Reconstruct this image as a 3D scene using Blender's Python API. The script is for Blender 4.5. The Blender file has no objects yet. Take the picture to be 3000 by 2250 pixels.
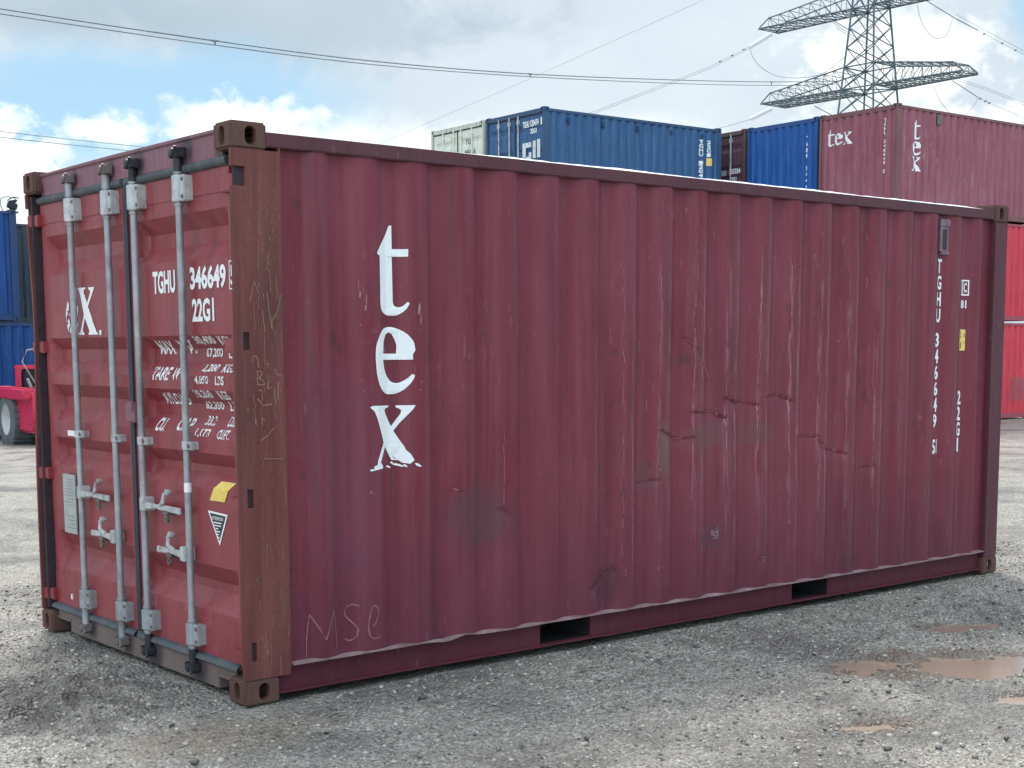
import bpy, bmesh, math, random
import numpy as np
from mathutils import Vector, Matrix
from mathutils.geometry import tessellate_polygon
from mathutils import noise as mnoise
rnd = random.Random(7)
S = bpy.context.scene
COL = S.collection
PI = math.pi
R = math.radians

# ------------------------------------------------------------------ camera
cam_d = bpy.data.cameras.new('camera')
cam = bpy.data.objects.new('camera', cam_d); COL.objects.link(cam)
cam.location = (-3.0185, -5.6301, 1.5974)
cam.rotation_euler = (R(83.193), R(0.1864), R(-39.678))
cam_d.sensor_width = 36.0
cam_d.lens = 36.0*4154.8/3000
cam_d.shift_x = -0.0140
cam_d.shift_y = 0.1327
cam_d.clip_start = 0.05
cam_d.clip_end = 3000
S.camera = cam

# ------------------------------------------------------------------ light
SUN_DIR = Vector((0.33, 0.70, 0)).normalized()      # where the sun stands, ahead of the camera
SUN_EL = 56.0
S.view_settings.view_transform = 'Standard'
S.view_settings.look = 'None'
S.view_settings.gamma = 1.0
S.view_settings.use_curve_mapping = False
S.view_settings.exposure = 0.85
sun_d = bpy.data.lights.new('sun', 'SUN')
sun_d.energy = 2.4
sun_d.angle = R(22.0)
sun_d.color = (1.0, 0.955, 0.89)
sun = bpy.data.objects.new('sun', sun_d); COL.objects.link(sun)
sv = Vector((SUN_DIR.x*math.cos(R(SUN_EL)), SUN_DIR.y*math.cos(R(SUN_EL)), math.sin(R(SUN_EL))))
sun.rotation_euler = sv.to_track_quat('Z', 'Y').to_euler()


# ------------------------------------------------------------------ node helper
class G:
    def __init__(s, tree):
        s.t = tree; s.n = tree.nodes; s.l = tree.links
    def node(s, typ, **kw):
        nd = s.n.new(typ)
        for k, v in kw.items(): setattr(nd, k, v)
        return nd
    def put(s, sock, v):
        if hasattr(v, 'is_linked') or hasattr(v, 'links'): s.l.new(v, sock)
        else:
            if isinstance(v, (tuple, list)) and len(v) == 3 and sock.type == 'RGBA': v = (*v, 1)
            sock.default_value = v
    def math(s, op, a, b=None, c=None, clamp=False):
        nd = s.node('ShaderNodeMath', operation=op, use_clamp=clamp)
        s.put(nd.inputs[0], a)
        if b is not None: s.put(nd.inputs[1], b)
        if c is not None: s.put(nd.inputs[2], c)
        return nd.outputs[0]
    def vmath(s, op, a, b=None):
        nd = s.node('ShaderNodeVectorMath', operation=op)
        s.put(nd.inputs[0], a)
        if b is not None: s.put(nd.inputs[1], b)
        return nd.outputs['Value'] if op in ('DOT_PRODUCT', 'LENGTH', 'DISTANCE') else nd.outputs[0]
    def noise(s, vec, scale, detail=4, rough=.55, dist=0):
        nd = s.node('ShaderNodeTexNoise')
        s.put(nd.inputs['Vector'], vec); nd.inputs['Scale'].default_value = scale
        nd.inputs['Detail'].default_value = detail; nd.inputs['Roughness'].default_value = rough
        nd.inputs['Distortion'].default_value = dist
        return nd.outputs['Fac']
    def voro(s, vec, scale, feature='F1', out='Distance', rand=1.0):
        nd = s.node('ShaderNodeTexVoronoi', feature=feature)
        s.put(nd.inputs['Vector'], vec); nd.inputs['Scale'].default_value = scale
        nd.inputs['Randomness'].default_value = rand
        return nd.outputs[out]
    def map(s, vec, scale=(1, 1, 1), loc=(0, 0, 0)):
        nd = s.node('ShaderNodeMapping'); s.put(nd.inputs['Vector'], vec)
        nd.inputs['Scale'].default_value = scale; nd.inputs['Location'].default_value = loc
        return nd.outputs[0]
    def ramp(s, fac, stops, interp='LINEAR'):
        nd = s.node('ShaderNodeValToRGB'); cr = nd.color_ramp; cr.interpolation = interp
        while len(cr.elements) < len(stops): cr.elements.new(0.5)
        for e, (p, c) in zip(cr.elements, stops):
            e.position = p
            e.color = (c, c, c, 1) if not isinstance(c, (tuple, list)) else (*c, 1)
        s.put(nd.inputs[0], fac)
        return nd.outputs[0]
    def mix(s, fac, a, b, blend='MIX'):
        nd = s.node('ShaderNodeMix', data_type='RGBA', blend_type=blend)
        s.put(nd.inputs[0], fac); s.put(nd.inputs[6], a); s.put(nd.inputs[7], b)
        return nd.outputs[2]
    def sep(s, vec):
        nd = s.node('ShaderNodeSeparateXYZ'); s.put(nd.inputs[0], vec); return nd.outputs
    def comb(s, x, y, z):
        nd = s.node('ShaderNodeCombineXYZ')
        for i, v in enumerate((x, y, z)): s.put(nd.inputs[i], v)
        return nd.outputs[0]
    def bump(s, h, strength=.3, dist=.01):
        nd = s.node('ShaderNodeBump'); nd.inputs['Strength'].default_value = strength
        nd.inputs['Distance'].default_value = dist; s.put(nd.inputs['Height'], h)
        return nd.outputs[0]


# ------------------------------------------------------------------ sky with broken cloud
world = bpy.data.worlds.new('World'); S.world = world; world.use_nodes = True
def build_world():
    t = world.node_tree; t.nodes.clear(); g = G(t)
    sky = g.node('ShaderNodeTexSky', sky_type='NISHITA', sun_disc=False)
    sky.sun_elevation = R(SUN_EL); sky.sun_rotation = math.atan2(SUN_DIR.x, SUN_DIR.y)
    sky.altitude = 20; sky.air_density = 1.0; sky.dust_density = 1.2; sky.ozone_density = 1.2
    d = g.node('ShaderNodeTexCoord').outputs['Generated']
    zz = g.sep(d)[2]
    # cloud layer: direction projected on a flat layer high up
    q = g.map(d, (1, 1, 2.2))
    w1 = g.noise(q, 3.2, 3, .5)
    f1 = g.noise(q, 5.0, 8, .56, .35)
    f2 = g.noise(g.map(q, (1, 1, 1), (4, 2, 7)), 11.0, 8, .6, .2)
    f = g.math('ADD', g.math('MULTIPLY', f1, .65), g.math('MULTIPLY', f2, .35))
    g1 = g.noise(g.map(d, (1, 1, 1.6), (1, 5, 2)), 9.0, 9, .62, .5)
    g2 = g.noise(g.map(d, (1, 1, 1.3), (6, 1, 3)), 26.0, 8, .60, .4)
    g3 = g.noise(g.map(d, (1, 1, 1.2), (2, 2, 8)), 60.0, 6, .60, .3)
    wl = g.math('ADD', g.math('MULTIPLY', g.math('SUBTRACT', g1, .5), 2.4), g.math('MULTIPLY', g.math('SUBTRACT', g2, .5), 1.3))
    wsm = g.math('ADD', g.math('MULTIPLY', g.math('SUBTRACT', g2, .5), 2.6), g.math('MULTIPLY', g.math('SUBTRACT', g3, .5), 1.4))
    def blob(c, hw, hh, soft=1.0, small=False, edge=(1.3, .60)):
        c = Vector(c).normalized(); u = Vector((c.y, -c.x, 0)).normalized(); v = u.cross(c)
        dd = g.vmath('SUBTRACT', d, tuple(c))
        a = g.math('DIVIDE', g.vmath('DOT_PRODUCT', dd, tuple(u)), hw)
        b = g.math('DIVIDE', g.vmath('DOT_PRODUCT', dd, tuple(v)), hh)
        r = g.math('SQRT', g.math('ADD', g.math('MULTIPLY', a, a), g.math('MULTIPLY', b, b)))
        r = g.math('ADD', r, g.math('MULTIPLY', wsm if small else wl, soft))
        nd = g.node('ShaderNodeMapRange', interpolation_type='SMOOTHSTEP')
        g.put(nd.inputs[0], r); nd.inputs[1].default_value = edge[0]; nd.inputs[2].default_value = edge[1]
        return nd.outputs[0]
    def mx(*a):
        r = a[0]
        for x in a[1:]: r = g.math('MAXIMUM', r, x)
        return r
    blue = mx(blob((.415, .895, .160), .130, .036, .50, edge=(1.5, .60)), blob((.372, .917, .150), .06, .030, .6),
              blob((.848, .486, .212), .045, .034, .7),
              blob((-.9, -.1, .5), .35, .25), blob((.78, -.60, .22), .75, .26, .5), blob((.1, -.9, .5), .5, .25), blob((-.2, .2, .95), .4, .3))
    white = mx(blob((.318, .940, .122), .056, .038, .9, True, (1.2, .55)), blob((.822, .550, .118), .125, .048, .9, True, (1.25, .55)), blob((.79, .58, .185), .06, .030, 1.0, True, (1.4, .4)),
               blob((.478, .866, .146), .050, .024, 1.0, True, (1.3, .5)), blob((.402, .901, .143), .030, .012, 1.4, True, (1.3, .2)), blob((.36, .93, .080), .10, .03, .7, True),
               blob((.62, .77, .12), .20, .035, .8, False, (1.5, .3)))
    grey = mx(blob((.470, .858, .224), .18, .036, .8), blob((.36, .90, .235), .14, .042, .7))
    nd = g.node('ShaderNodeMapRange', interpolation_type='SMOOTHSTEP')
    g.put(nd.inputs[0], g.math('ADD', g.math('MULTIPLY', w1, .5), g.math('MULTIPLY', f, .5)))
    nd.inputs[1].default_value = .25; nd.inputs[2].default_value = .78
    base = nd.outputs[0]
    tone = g.mix(base, (.53, .62, .70), (.72, .80, .85))
    tone = g.mix(g.math('MULTIPLY', grey, .7), tone, g.mix(base, (.30, .405, .50), (.47, .58, .67)))
    # the cloud banks that face the sun, on the far side of the sky, are brighter high up and dull near the skyline
    back = g.vmath('DOT_PRODUCT', d, (-.46, -.55, .70))
    bk = g.node('ShaderNodeMapRange', interpolation_type='SMOOTHSTEP'); g.put(bk.inputs[0], back)
    bk.inputs[1].default_value = .05; bk.inputs[2].default_value = .85; bk.inputs[3].default_value = .66; bk.inputs[4].default_value = 1.75
    tone = g.mix(1.0, tone, g.comb(bk.outputs[0], bk.outputs[0], bk.outputs[0]), 'MULTIPLY')
    cloud = g.mix(1.0, tone, (10, 10, 10), 'MULTIPLY')
    bluec = g.mix(1.0, g.mix(.72, sky.outputs[0], (3.1, 5.5, 7.3)), (.72, .72, .72), 'MULTIPLY')
    col = g.mix(blue, cloud, bluec)
    shade_w = g.mix(g.ramp(g2, [(.35, 0), (.55, 1)]), (5.4, 6.0, 6.3), (7.6, 7.7, 7.6))
    col = g.mix(white, col, shade_w)
    bg = g.node('ShaderNodeBackground'); g.put(bg.inputs[0], col); bg.inputs[1].default_value = 0.1
    out = g.node('ShaderNodeOutputWorld'); g.l.new(bg.outputs[0], out.inputs[0])
build_world()


# ------------------------------------------------------------------ materials
MATS = {}
def new_mat(name):
    m = bpy.data.materials.new(name); m.use_nodes = True
    t = m.node_tree; t.nodes.clear(); g = G(t)
    p = g.node('ShaderNodeBsdfPrincipled'); o = g.node('ShaderNodeOutputMaterial')
    g.l.new(p.outputs[0], o.inputs[0])
    MATS[name] = m
    return m, g, p

def steel_paint(name, c1, c2, stains=(), stain_c=(.02, .02, .028), rough=.42, chip=(.40, .27, .26), chip_amt=.3, rust=.2, grime=(.06, .045, .05), grime_amt=.5,
                ridge=False, streak=.25, rustcol=(.10, .045, .025), spec=.45, bump=.12):
    m, g, p = new_mat(name)
    oc = g.node('ShaderNodeTexCoord').outputs['Object']
    x, y, z = g.sep(oc)[:3]
    n = g.ramp(g.noise(oc, .9, 5, .6), [(.32, 0), (.68, 1)])
    col = g.mix(n, c1, c2)
    st = g.noise(g.map(oc, (7, 7, .55)), 2.2, 5, .6)
    col = g.mix(g.math('MULTIPLY', g.ramp(st, [(.35, 0), (.75, 1)]), streak), col, tuple(min(1, c*1.7+.03) for c in c2))
    st2 = g.noise(g.map(oc, (5, 5, .4), (3, 1, 2)), 1.7, 5, .65)
    col = g.mix(g.math('MULTIPLY', g.ramp(st2, [(.52, 0), (.74, 1)]), grime_amt), col, grime)
    fine = g.noise(oc, 55, 4, .6)
    col = g.mix(g.math('MULTIPLY', g.ramp(fine, [(.3, 1), (.6, 0)]), .18), col, tuple(c*.5 for c in c1))
    ch = g.noise(g.map(oc, (1, 1, .35), (9, 4, 1)), 26, 6, .68)
    msk = g.ramp(g.noise(oc, 1.6, 3, .5), [(.42, 0), (.66, 1)])
    cf = g.math('MULTIPLY', g.math('MULTIPLY', g.ramp(ch, [(.60, 0), (.66, 1)]), msk), chip_amt)
    col = g.mix(cf, col, chip)
    rs = g.noise(g.map(oc, (1, 1, .7), (2, 7, 3)), 8, 8, .66)
    col = g.mix(g.math('MULTIPLY', g.ramp(rs, [(.62, 0), (.70, 1)]), rust), col, rustcol)
    for sy, sz, sr in stains:
        a = g.math('DIVIDE', g.math('SUBTRACT', y, sy), sr); b = g.math('DIVIDE', g.math('SUBTRACT', z, sz), sr*1.15)
        rr = g.math('ADD', g.math('ADD', g.math('MULTIPLY', a, a), g.math('MULTIPLY', b, b)), g.math('MULTIPLY', g.math('SUBTRACT', rs, .5), 2.0))
        col = g.mix(g.math('MULTIPLY', g.ramp(rr, [(.15, 1), (1, 0)]), .8), col, stain_c)
    if ridge:
        fr = g.math('FRACT', g.math('DIVIDE', g.math('SUBTRACT', x, .471-.2795*4), .2795))
        em = g.ramp(fr, [(0, 1), (.05, .75), (.10, 0), (.66, 0), (.72, .9), (.78, .75), (.84, .1), (.95, .15), (1, 1)])
        xm = g.ramp(g.math('DIVIDE', x, 6.0), [(.08, .04), (.34, .08), (.42, .6), (.52, .9), (.62, 1), (.74, .8), (.84, .2), (.95, .06)])
        zm = g.ramp(g.math('DIVIDE', z, 2.6), [(.08, .0), (.16, .5), (.36, 1), (.72, 1), (.85, .45), (.95, .05)])
        sn = g.noise(g.map(oc, (30, 2, 2.4)), 2.0, 7, .72)
        sm = g.ramp(sn, [(.47, 0), (.60, 1)])
        k = g.math('MULTIPLY', g.math('MULTIPLY', em, xm), g.math('MULTIPLY', zm, sm))
        col = g.mix(g.math('MULTIPLY', k, .72), col, chip)
        # soft vertical wear bands on whole ridges
        bandn = g.noise(g.map(oc, (9, 1, .35)), 2.0, 4, .6)
        col = g.mix(g.math('MULTIPLY', g.ramp(bandn, [(.45, 0), (.72, 1)]), .18), col, (.27, .13, .16))
        # road splash held on the lowest half metre and chalky fading higher up
        spl = g.math('ADD', z, g.math('MULTIPLY', g.math('SUBTRACT', st2, .5), 1.1))
        col = g.mix(g.math('MULTIPLY', g.ramp(g.math('DIVIDE', spl, 2.6), [(.06, 1), (.36, 0)]), .5), col, (.070, .022, .040))
        chalk = g.noise(g.map(oc, (1.2, 1, .55), (4, 4, 4)), 1.6, 6, .62)
        col = g.mix(g.math('MULTIPLY', g.ramp(chalk, [(.45, 0), (.70, 1)]), .30), col, (.235, .055, .082))
        run = g.noise(g.map(oc, (16, 1, .30), (8, 2, 2)), 2.0, 6, .7)
        col = g.mix(g.math('MULTIPLY', g.ramp(run, [(.60, 0), (.68, 1)]), .38), col, (.075, .030, .026))
        # rubbed grey-green smears low on the panel
        def smear(cx, cz, wx, wz, c, amt):
            nonlocal col
            a = g.math('DIVIDE', g.math('SUBTRACT', x, cx), wx); b = g.math('DIVIDE', g.math('SUBTRACT', z, cz), wz)
            r = g.math('ADD', g.math('ADD', g.math('MULTIPLY', a, a), g.math('MULTIPLY', b, b)), g.math('MULTIPLY', g.math('SUBTRACT', rs, .5), 2.2))
            col = g.mix(g.math('MULTIPLY', g.ramp(r, [(.1, 1), (1, 0)]), amt), col, c)
        smear(1.36, .76, .26, .20, (.085, .045, .055), .55)
        smear(2.68, 1.03, .07, .20, (.15, .11, .09), .55)
        smear(3.05, 1.10, .25, .10, (.13, .075, .075), .40)
        smear(3.45, 1.10, .25, .08, (.13, .075, .075), .35)
        smear(2.55, .90, .12, .12, (.10, .05, .055), .5)
        smear(3.10, .5, .14, .10, (.09, .035, .05), .5)
        smear(2.25, .33, .14, .12, (.06, .02, .03), .5)
        smear(.56, 1.0, .25, .7, (.12, .04, .07), .35)
    g.put(p.inputs['Base Color'], col)
    rg = g.math('ADD', g.math('MULTIPLY', g.noise(oc, 6, 4, .6), .25), rough-.12)
    g.put(p.inputs['Roughness'], g.math('ADD', rg, g.math('MULTIPLY', cf, .3), clamp=True))
    p.inputs['Specular IOR Level'].default_value = spec
    h = g.math('ADD', g.math('MULTIPLY', g.noise(oc, 34, 5, .6), .4), g.math('MULTIPLY', g.noise(oc, 3.1, 3, .5), 2.0))
    g.put(p.inputs['Normal'], g.bump(h, bump, .012))
    return m

def plain(name, c1, c2, scale=20, rough=.6, metal=0.0, bump=.15, spec=.4, dirt=None, dirt_amt=.6):
    m, g, p = new_mat(name)
    oc = g.node('ShaderNodeTexCoord').outputs['Object']
    col = g.mix(g.ramp(g.noise(oc, scale, 6, .65), [(.35, 0), (.65, 1)]), c1, c2)
    if dirt:
        col = g.mix(g.math('MULTIPLY', g.ramp(g.noise(g.map(oc, (1, 1, .5), (5, 5, 5)), scale*.6, 7, .7), [(.50, 0), (.64, 1)]), dirt_amt), col, dirt)
    g.put(p.inputs['Base Color'], col)
    p.inputs['Roughness'].default_value = rough; p.inputs['Metallic'].default_value = metal
    p.inputs['Specular IOR Level'].default_value = spec
    g.put(p.inputs['Normal'], g.bump(g.noise(oc, scale*3, 5, .6), bump, .004))
    return m

def letter_paint(name, wear=.0, scale=18, c=(.84, .86, .86), back=(.2, .06, .08)):
    m, g, p = new_mat(name)
    oc = g.node('ShaderNodeTexCoord').outputs['Object']
    w = g.noise(g.map(oc, (1, 1, .7)), scale, 6, .7)
    k = g.ramp(w, [(.36+wear, 1), (.42+wear, 0)])
    col = g.mix(g.math('MULTIPLY', g.ramp(g.noise(oc, 9, 4, .6), [(.4, 0), (.8, 1)]), .18), c, (.5, .48, .48))
    g.put(p.inputs['Base Color'], col)
    p.inputs['Roughness'].default_value = .5
    tr = g.node('ShaderNodeBsdfTransparent'); mx = g.node('ShaderNodeMixShader')
    out = [n for n in g.n if n.type == 'OUTPUT_MATERIAL'][0]
    g.put(mx.inputs[0], k); g.l.new(p.outputs[0], mx.inputs[1]); g.l.new(tr.outputs[0], mx.inputs[2])
    g.l.new(mx.outputs[0], out.inputs[0])
    return m

side_paint = steel_paint('maroon_side_paint', (.145, .0170, .0300), (.188, .030, .048), ridge=True, chip=(.36, .20, .21), chip_amt=.3, rust=.6, rustcol=(.045, .020, .018), grime=(.062, .020, .034), grime_amt=.6, streak=.14, rough=.40, spec=.32)
door_paint = steel_paint('red_door_paint', (.232, .032, .043), (.275, .052, .062), chip=(.5, .36, .34), chip_amt=.25, rust=.2, grime=(.10, .024, .032), grime_amt=.6, streak=.22, rough=.36, spec=.36)
rail_paint = steel_paint('weathered_rail_paint', (.095, .030, .042), (.115, .044, .052), chip=(.36, .25, .24), chip_amt=.4, rust=.7, rustcol=(.085, .05, .035), grime=(.06, .032, .036), grime_amt=.6, streak=.12, rough=.5, spec=.25)
low_rail_paint = steel_paint('bottom_rail_paint', (.090, .018, .030), (.105, .026, .038), chip=(.3, .18, .18), chip_amt=.3, rust=.3, grime=(.05, .016, .024), grime_amt=.5, streak=.08, rough=.5, spec=.2)
post_paint = steel_paint('rusted_post_paint', (.105, .026, .028), (.150, .044, .036), chip=(.28, .15, .105), chip_amt=.7, rust=1.0, rustcol=(.165, .066, .030), grime=(.062, .040, .034), grime_amt=.7, streak=.5, rough=.6, spec=.3, bump=.3)
header_paint = steel_paint('header_paint', (.185, .070, .095), (.225, .105, .125), stains=((1.01, 2.515, .075), (.52, 2.515, .085), (1.34, 2.51, .055), (1.80, 2.51, .05), (.18, 2.47, .07), (2.28, 2.47, .06)), chip=(.4, .3, .3), chip_amt=.3, rust=.25, grime=(.13, .07, .08), grime_amt=.4, streak=.3, rough=.5)
sill_paint = steel_paint('dirty_sill_paint', (.125, .085, .088), (.185, .145, .125), stains=((1.02, .08, .12), (.53, .08, .12), (1.34, .09, .09), (1.80, .09, .07)), stain_c=(.04, .032, .04), chip=(.36, .26, .2), chip_amt=.5, rust=.4, rustcol=(.22, .12, .06), grime=(.12, .09, .10), grime_amt=.6, streak=.2, rough=.7, spec=.25)
casting_mat = steel_paint('weathered_casting_steel', (.092, .044, .040), (.118, .064, .050), chip=(.28, .2, .15), chip_amt=.6, rust=1.0, rustcol=(.15, .062, .030), grime=(.060, .054, .034), grime_amt=.6, streak=.2, rough=.7, spec=.25, bump=.3)
recess_shade = plain('post_channel_shade', (.035, .022, .03), (.055, .032, .04), rough=.7)
rubber = plain('rubber_gasket', (.045, .055, .065), (.075, .085, .095), 14, .55, dirt=(.16, .15, .14), dirt_amt=.35)
dark_rubber = plain('dark_rubber_gasket', (.018, .026, .038), (.03, .04, .055), 14, .55)
galv = plain('galvanised_steel', (.27, .30, .32), (.40, .42, .43), 9, .5, .35, .2, .5, dirt=(.16, .12, .10), dirt_amt=.6)
galv_bright = plain('bright_galvanised_steel', (.40, .42, .43), (.56, .57, .57), 16, .5, .25, .25, .5, dirt=(.20, .12, .09), dirt_amt=.75)
cam_mat = plain('greasy_cam_steel', (.022, .025, .032), (.05, .05, .055), 22, .5, .3, .4)
cam_worn = plain('worn_cam_steel', (.13, .11, .11), (.22, .19, .18), 22, .6, .3, .4, dirt=(.06, .04, .04))
white_letters = letter_paint('white_lettering', -.08, 12)
worn_letters = letter_paint('worn_white_lettering', .035, 46, (.80, .78, .78))
small_letters = letter_paint('small_white_lettering', -.08, 30)
ghost_letters = letter_paint('faded_remnant_lettering', .12, 26, (.20, .10, .13))
yellow_label = plain('yellow_label', (.80, .56, .10), (.88, .66, .22), 25, .5)
black_label = plain('black_label', (.018, .018, .02), (.03, .03, .03), 25, .5)
white_label = plain('white_label', (.80, .80, .80), (.86, .86, .86), 25, .5)
plate_mat = plain('aluminium_data_plate', (.40, .43, .42), (.50, .52, .50), 12, .45, .5)
scratch_mat = plain('chalk_scratch', (.22, .095, .105), (.30, .15, .155), 30, .7)
post_scratch_mat = plain('post_scratch', (.22, .12, .095), (.32, .19, .145), 30, .7)
bare_edge = plain('bare_rubbed_edge', (.15, .07, .08), (.36, .26, .26), 6, .55, .0)
roof_glint_mat = plain('painted_roof_glint', (.80, .79, .80), (.88, .87, .88), 3, .35, .0)  # near-white, stands in for sun glinting on the rail top
void_shade_mat = plain('floor_void_shade', (.012, .012, .014), (.018, .018, .02), 5, .9)  # near-black, puts the shade of hollows and the underside into the colour
brown_frame = rail_paint


# ------------------------------------------------------------------ mesh helpers
class MB:
    def __init__(s): s.v = []; s.f = []
    def add(s, vs, fs):
        o = len(s.v); s.v += [tuple(v) for v in vs]; s.f += [tuple(i+o for i in f) for f in fs]; return s
    def box(s, x0, x1, y0, y1, z0, z1, M=None):
        vs = [(x, y, z) for z in (z0, z1) for y in (y0, y1) for x in (x0, x1)]
        if M: vs = [M @ Vector(v) for v in vs]
        return s.add(vs, [(0, 2, 3, 1), (4, 5, 7, 6), (0, 1, 5, 4), (2, 6, 7, 3), (0, 4, 6, 2), (1, 3, 7, 5)])
    def prism(s, poly, axis, a, b):
        # poly: 2D points; axis: extrusion axis
        n = len(poly)
        def P(p, t):
            return {'x': (t, p[0], p[1]), 'y': (p[0], t, p[1]), 'z': (p[0], p[1], t)}[axis]
        vs = [P(p, a) for p in poly]+[P(p, b) for p in poly]
        return s.add(vs, [tuple(range(n)), tuple(range(2*n-1, n-1, -1))]+[(i, i+n, (i+1) % n+n, (i+1) % n) for i in range(n)])
    def tube(s, pts, r, n=8, cap=True):
        pts = [Vector(p) for p in pts]; rs = r if isinstance(r, (list, tuple)) else [r]*len(pts)
        o = len(s.v); ref = None
        for i, p in enumerate(pts):
            d = (pts[min(i+1, len(pts)-1)]-pts[max(i-1, 0)]).normalized()
            if ref is None: ref = Vector((0, 0, 1)) if abs(d.z) < .9 else Vector((1, 0, 0))
            a = d.cross(ref).normalized(); b = a.cross(d).normalized()
            for k in range(n):
                t = 2*PI*k/n; s.v.append(tuple(p+a*math.cos(t)*rs[i]+b*math.sin(t)*rs[i]))
        for i in range(len(pts)-1):
            for k in range(n):
                s.f.append((o+i*n+k, o+i*n+(k+1) % n, o+(i+1)*n+(k+1) % n, o+(i+1)*n+k))
        if cap:
            s.f.append(tuple(o+k for k in range(n-1, -1, -1))); e = o+(len(pts)-1)*n
            s.f.append(tuple(e+k for k in range(n)))
        return s
    def bar(s, a, b, w):                                          # square lattice member
        return s.tube([a, b], w*.85, 4, False)
    def lathe(s, prof, c, axis, n=20):
        # prof: (r, t) list around axis direction through c
        axis = Vector(axis).normalized(); ref = Vector((0, 0, 1)) if abs(axis.z) < .9 else Vector((1, 0, 0))
        a = axis.cross(ref).normalized(); b = axis.cross(a); o = len(s.v); c = Vector(c)
        for r, t in prof:
            for k in range(n):
                q = 2*PI*k/n; s.v.append(tuple(c+axis*t+a*math.cos(q)*r+b*math.sin(q)*r))
        for i in range(len(prof)-1):
            for k in range(n): s.f.append((o+i*n+k, o+i*n+(k+1) % n, o+(i+1)*n+(k+1) % n, o+(i+1)*n+k))
        return s
    def mesh(s, name):
        me = bpy.data.meshes.new(name); me.from_pydata(s.v, [], s.f); me.update()
        bm = bmesh.new(); bm.from_mesh(me); bmesh.ops.recalc_face_normals(bm, faces=bm.faces); bm.to_mesh(me); bm.free()
        return me
    def build(s, name, mat, parent=None, bevel=0, seg=2, smooth=None):
        return link(name, s.mesh(name), mat, parent, bevel, seg, smooth)

def shade(me, ang=35):
    me.polygons.foreach_set('use_smooth', [True]*len(me.polygons)); me.update()
    bm = bmesh.new(); bm.from_mesh(me)
    for e in bm.edges:
        if len(e.link_faces) == 2: e.smooth = e.calc_face_angle(0) < R(ang)
    bm.to_mesh(me); bm.free()

def link(name, me, mat, parent=None, bevel=0, seg=2, smooth=None):
    if bevel:
        bm = bmesh.new(); bm.from_mesh(me)
        es = [e for e in bm.edges if len(e.link_faces) == 2 and e.calc_face_angle(0) > R(40)]
        bmesh.ops.bevel(bm, geom=es, offset=bevel, segments=seg, affect='EDGES', clamp_overlap=True)
        bm.to_mesh(me); bm.free()
    if smooth or bevel: shade(me, smooth or 40)
    me.materials.clear()
    if mat: me.materials.append(mat)
    o = bpy.data.objects.new(name, me); COL.objects.link(o)
    if parent: o.parent = parent
    return o

def cut(me_base, me_cut):
    a = bpy.data.objects.new('a', me_base); b = bpy.data.objects.new('b', me_cut)
    COL.objects.link(a); COL.objects.link(b)
    m = a.modifiers.new('b', 'BOOLEAN'); m.object = b; m.operation = 'DIFFERENCE'; m.solver = 'EXACT'
    dg = bpy.context.evaluated_depsgraph_get(); dg.update()
    me = bpy.data.meshes.new_from_object(a.evaluated_get(dg), depsgraph=dg)
    bpy.data.objects.remove(a); bpy.data.objects.remove(b)
    return me

def tag(o, label=None, cat=None, group=None, kind=None):
    if label: o['label'] = label
    if cat: o['category'] = cat
    if group: o['group'] = group
    if kind: o['kind'] = kind
    return o
def empty(name, loc=(0, 0, 0), rz=0):
    o = bpy.data.objects.new(name, None); COL.objects.link(o); o.empty_display_size = .2
    o.location = loc; o.rotation_euler = (0, 0, rz); return o
def copy_tree(o, parent=None):
    c = o.copy(); COL.objects.link(c)
    if parent: c.parent = parent
    for ch in list(o.children): copy_tree(ch, c)
    return c

# ---- lettering
_tc = {}
def text_tris(txt, bold=0.0):
    """outline of a line of type as (points, triangles) scaled to a unit box"""
    if (txt, bold) in _tc: return _tc[(txt, bold)]
    cu = bpy.data.curves.new('txt', 'FONT'); cu.body = txt; cu.offset = bold; cu.resolution_u = 3
    ob = bpy.data.objects.new('txt', cu); COL.objects.link(ob)
    dg = bpy.context.evaluated_depsgraph_get(); dg.update()
    me = bpy.data.meshes.new_from_object(ob.evaluated_get(dg), depsgraph=dg)
    vs = np.array([v.co[:2] for v in me.vertices]); fs = [tuple(p.vertices) for p in me.polygons]
    bpy.data.objects.remove(ob); bpy.data.curves.remove(cu); bpy.data.meshes.remove(me)
    mn, mx = vs.min(0), vs.max(0); vs = (vs-mn)/(mx-mn)
    _tc[(txt, bold)] = (vs, fs)
    return vs, fs
def poly_tris(outer, holes=()):
    loops = [[Vector((p[0], p[1], 0)) for p in lp] for lp in (outer, *holes)]
    fs = tessellate_polygon(loops)
    vs = [(p[0], p[1]) for lp in (outer, *holes) for p in lp]
    return vs, [tuple(f) for f in fs]

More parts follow.
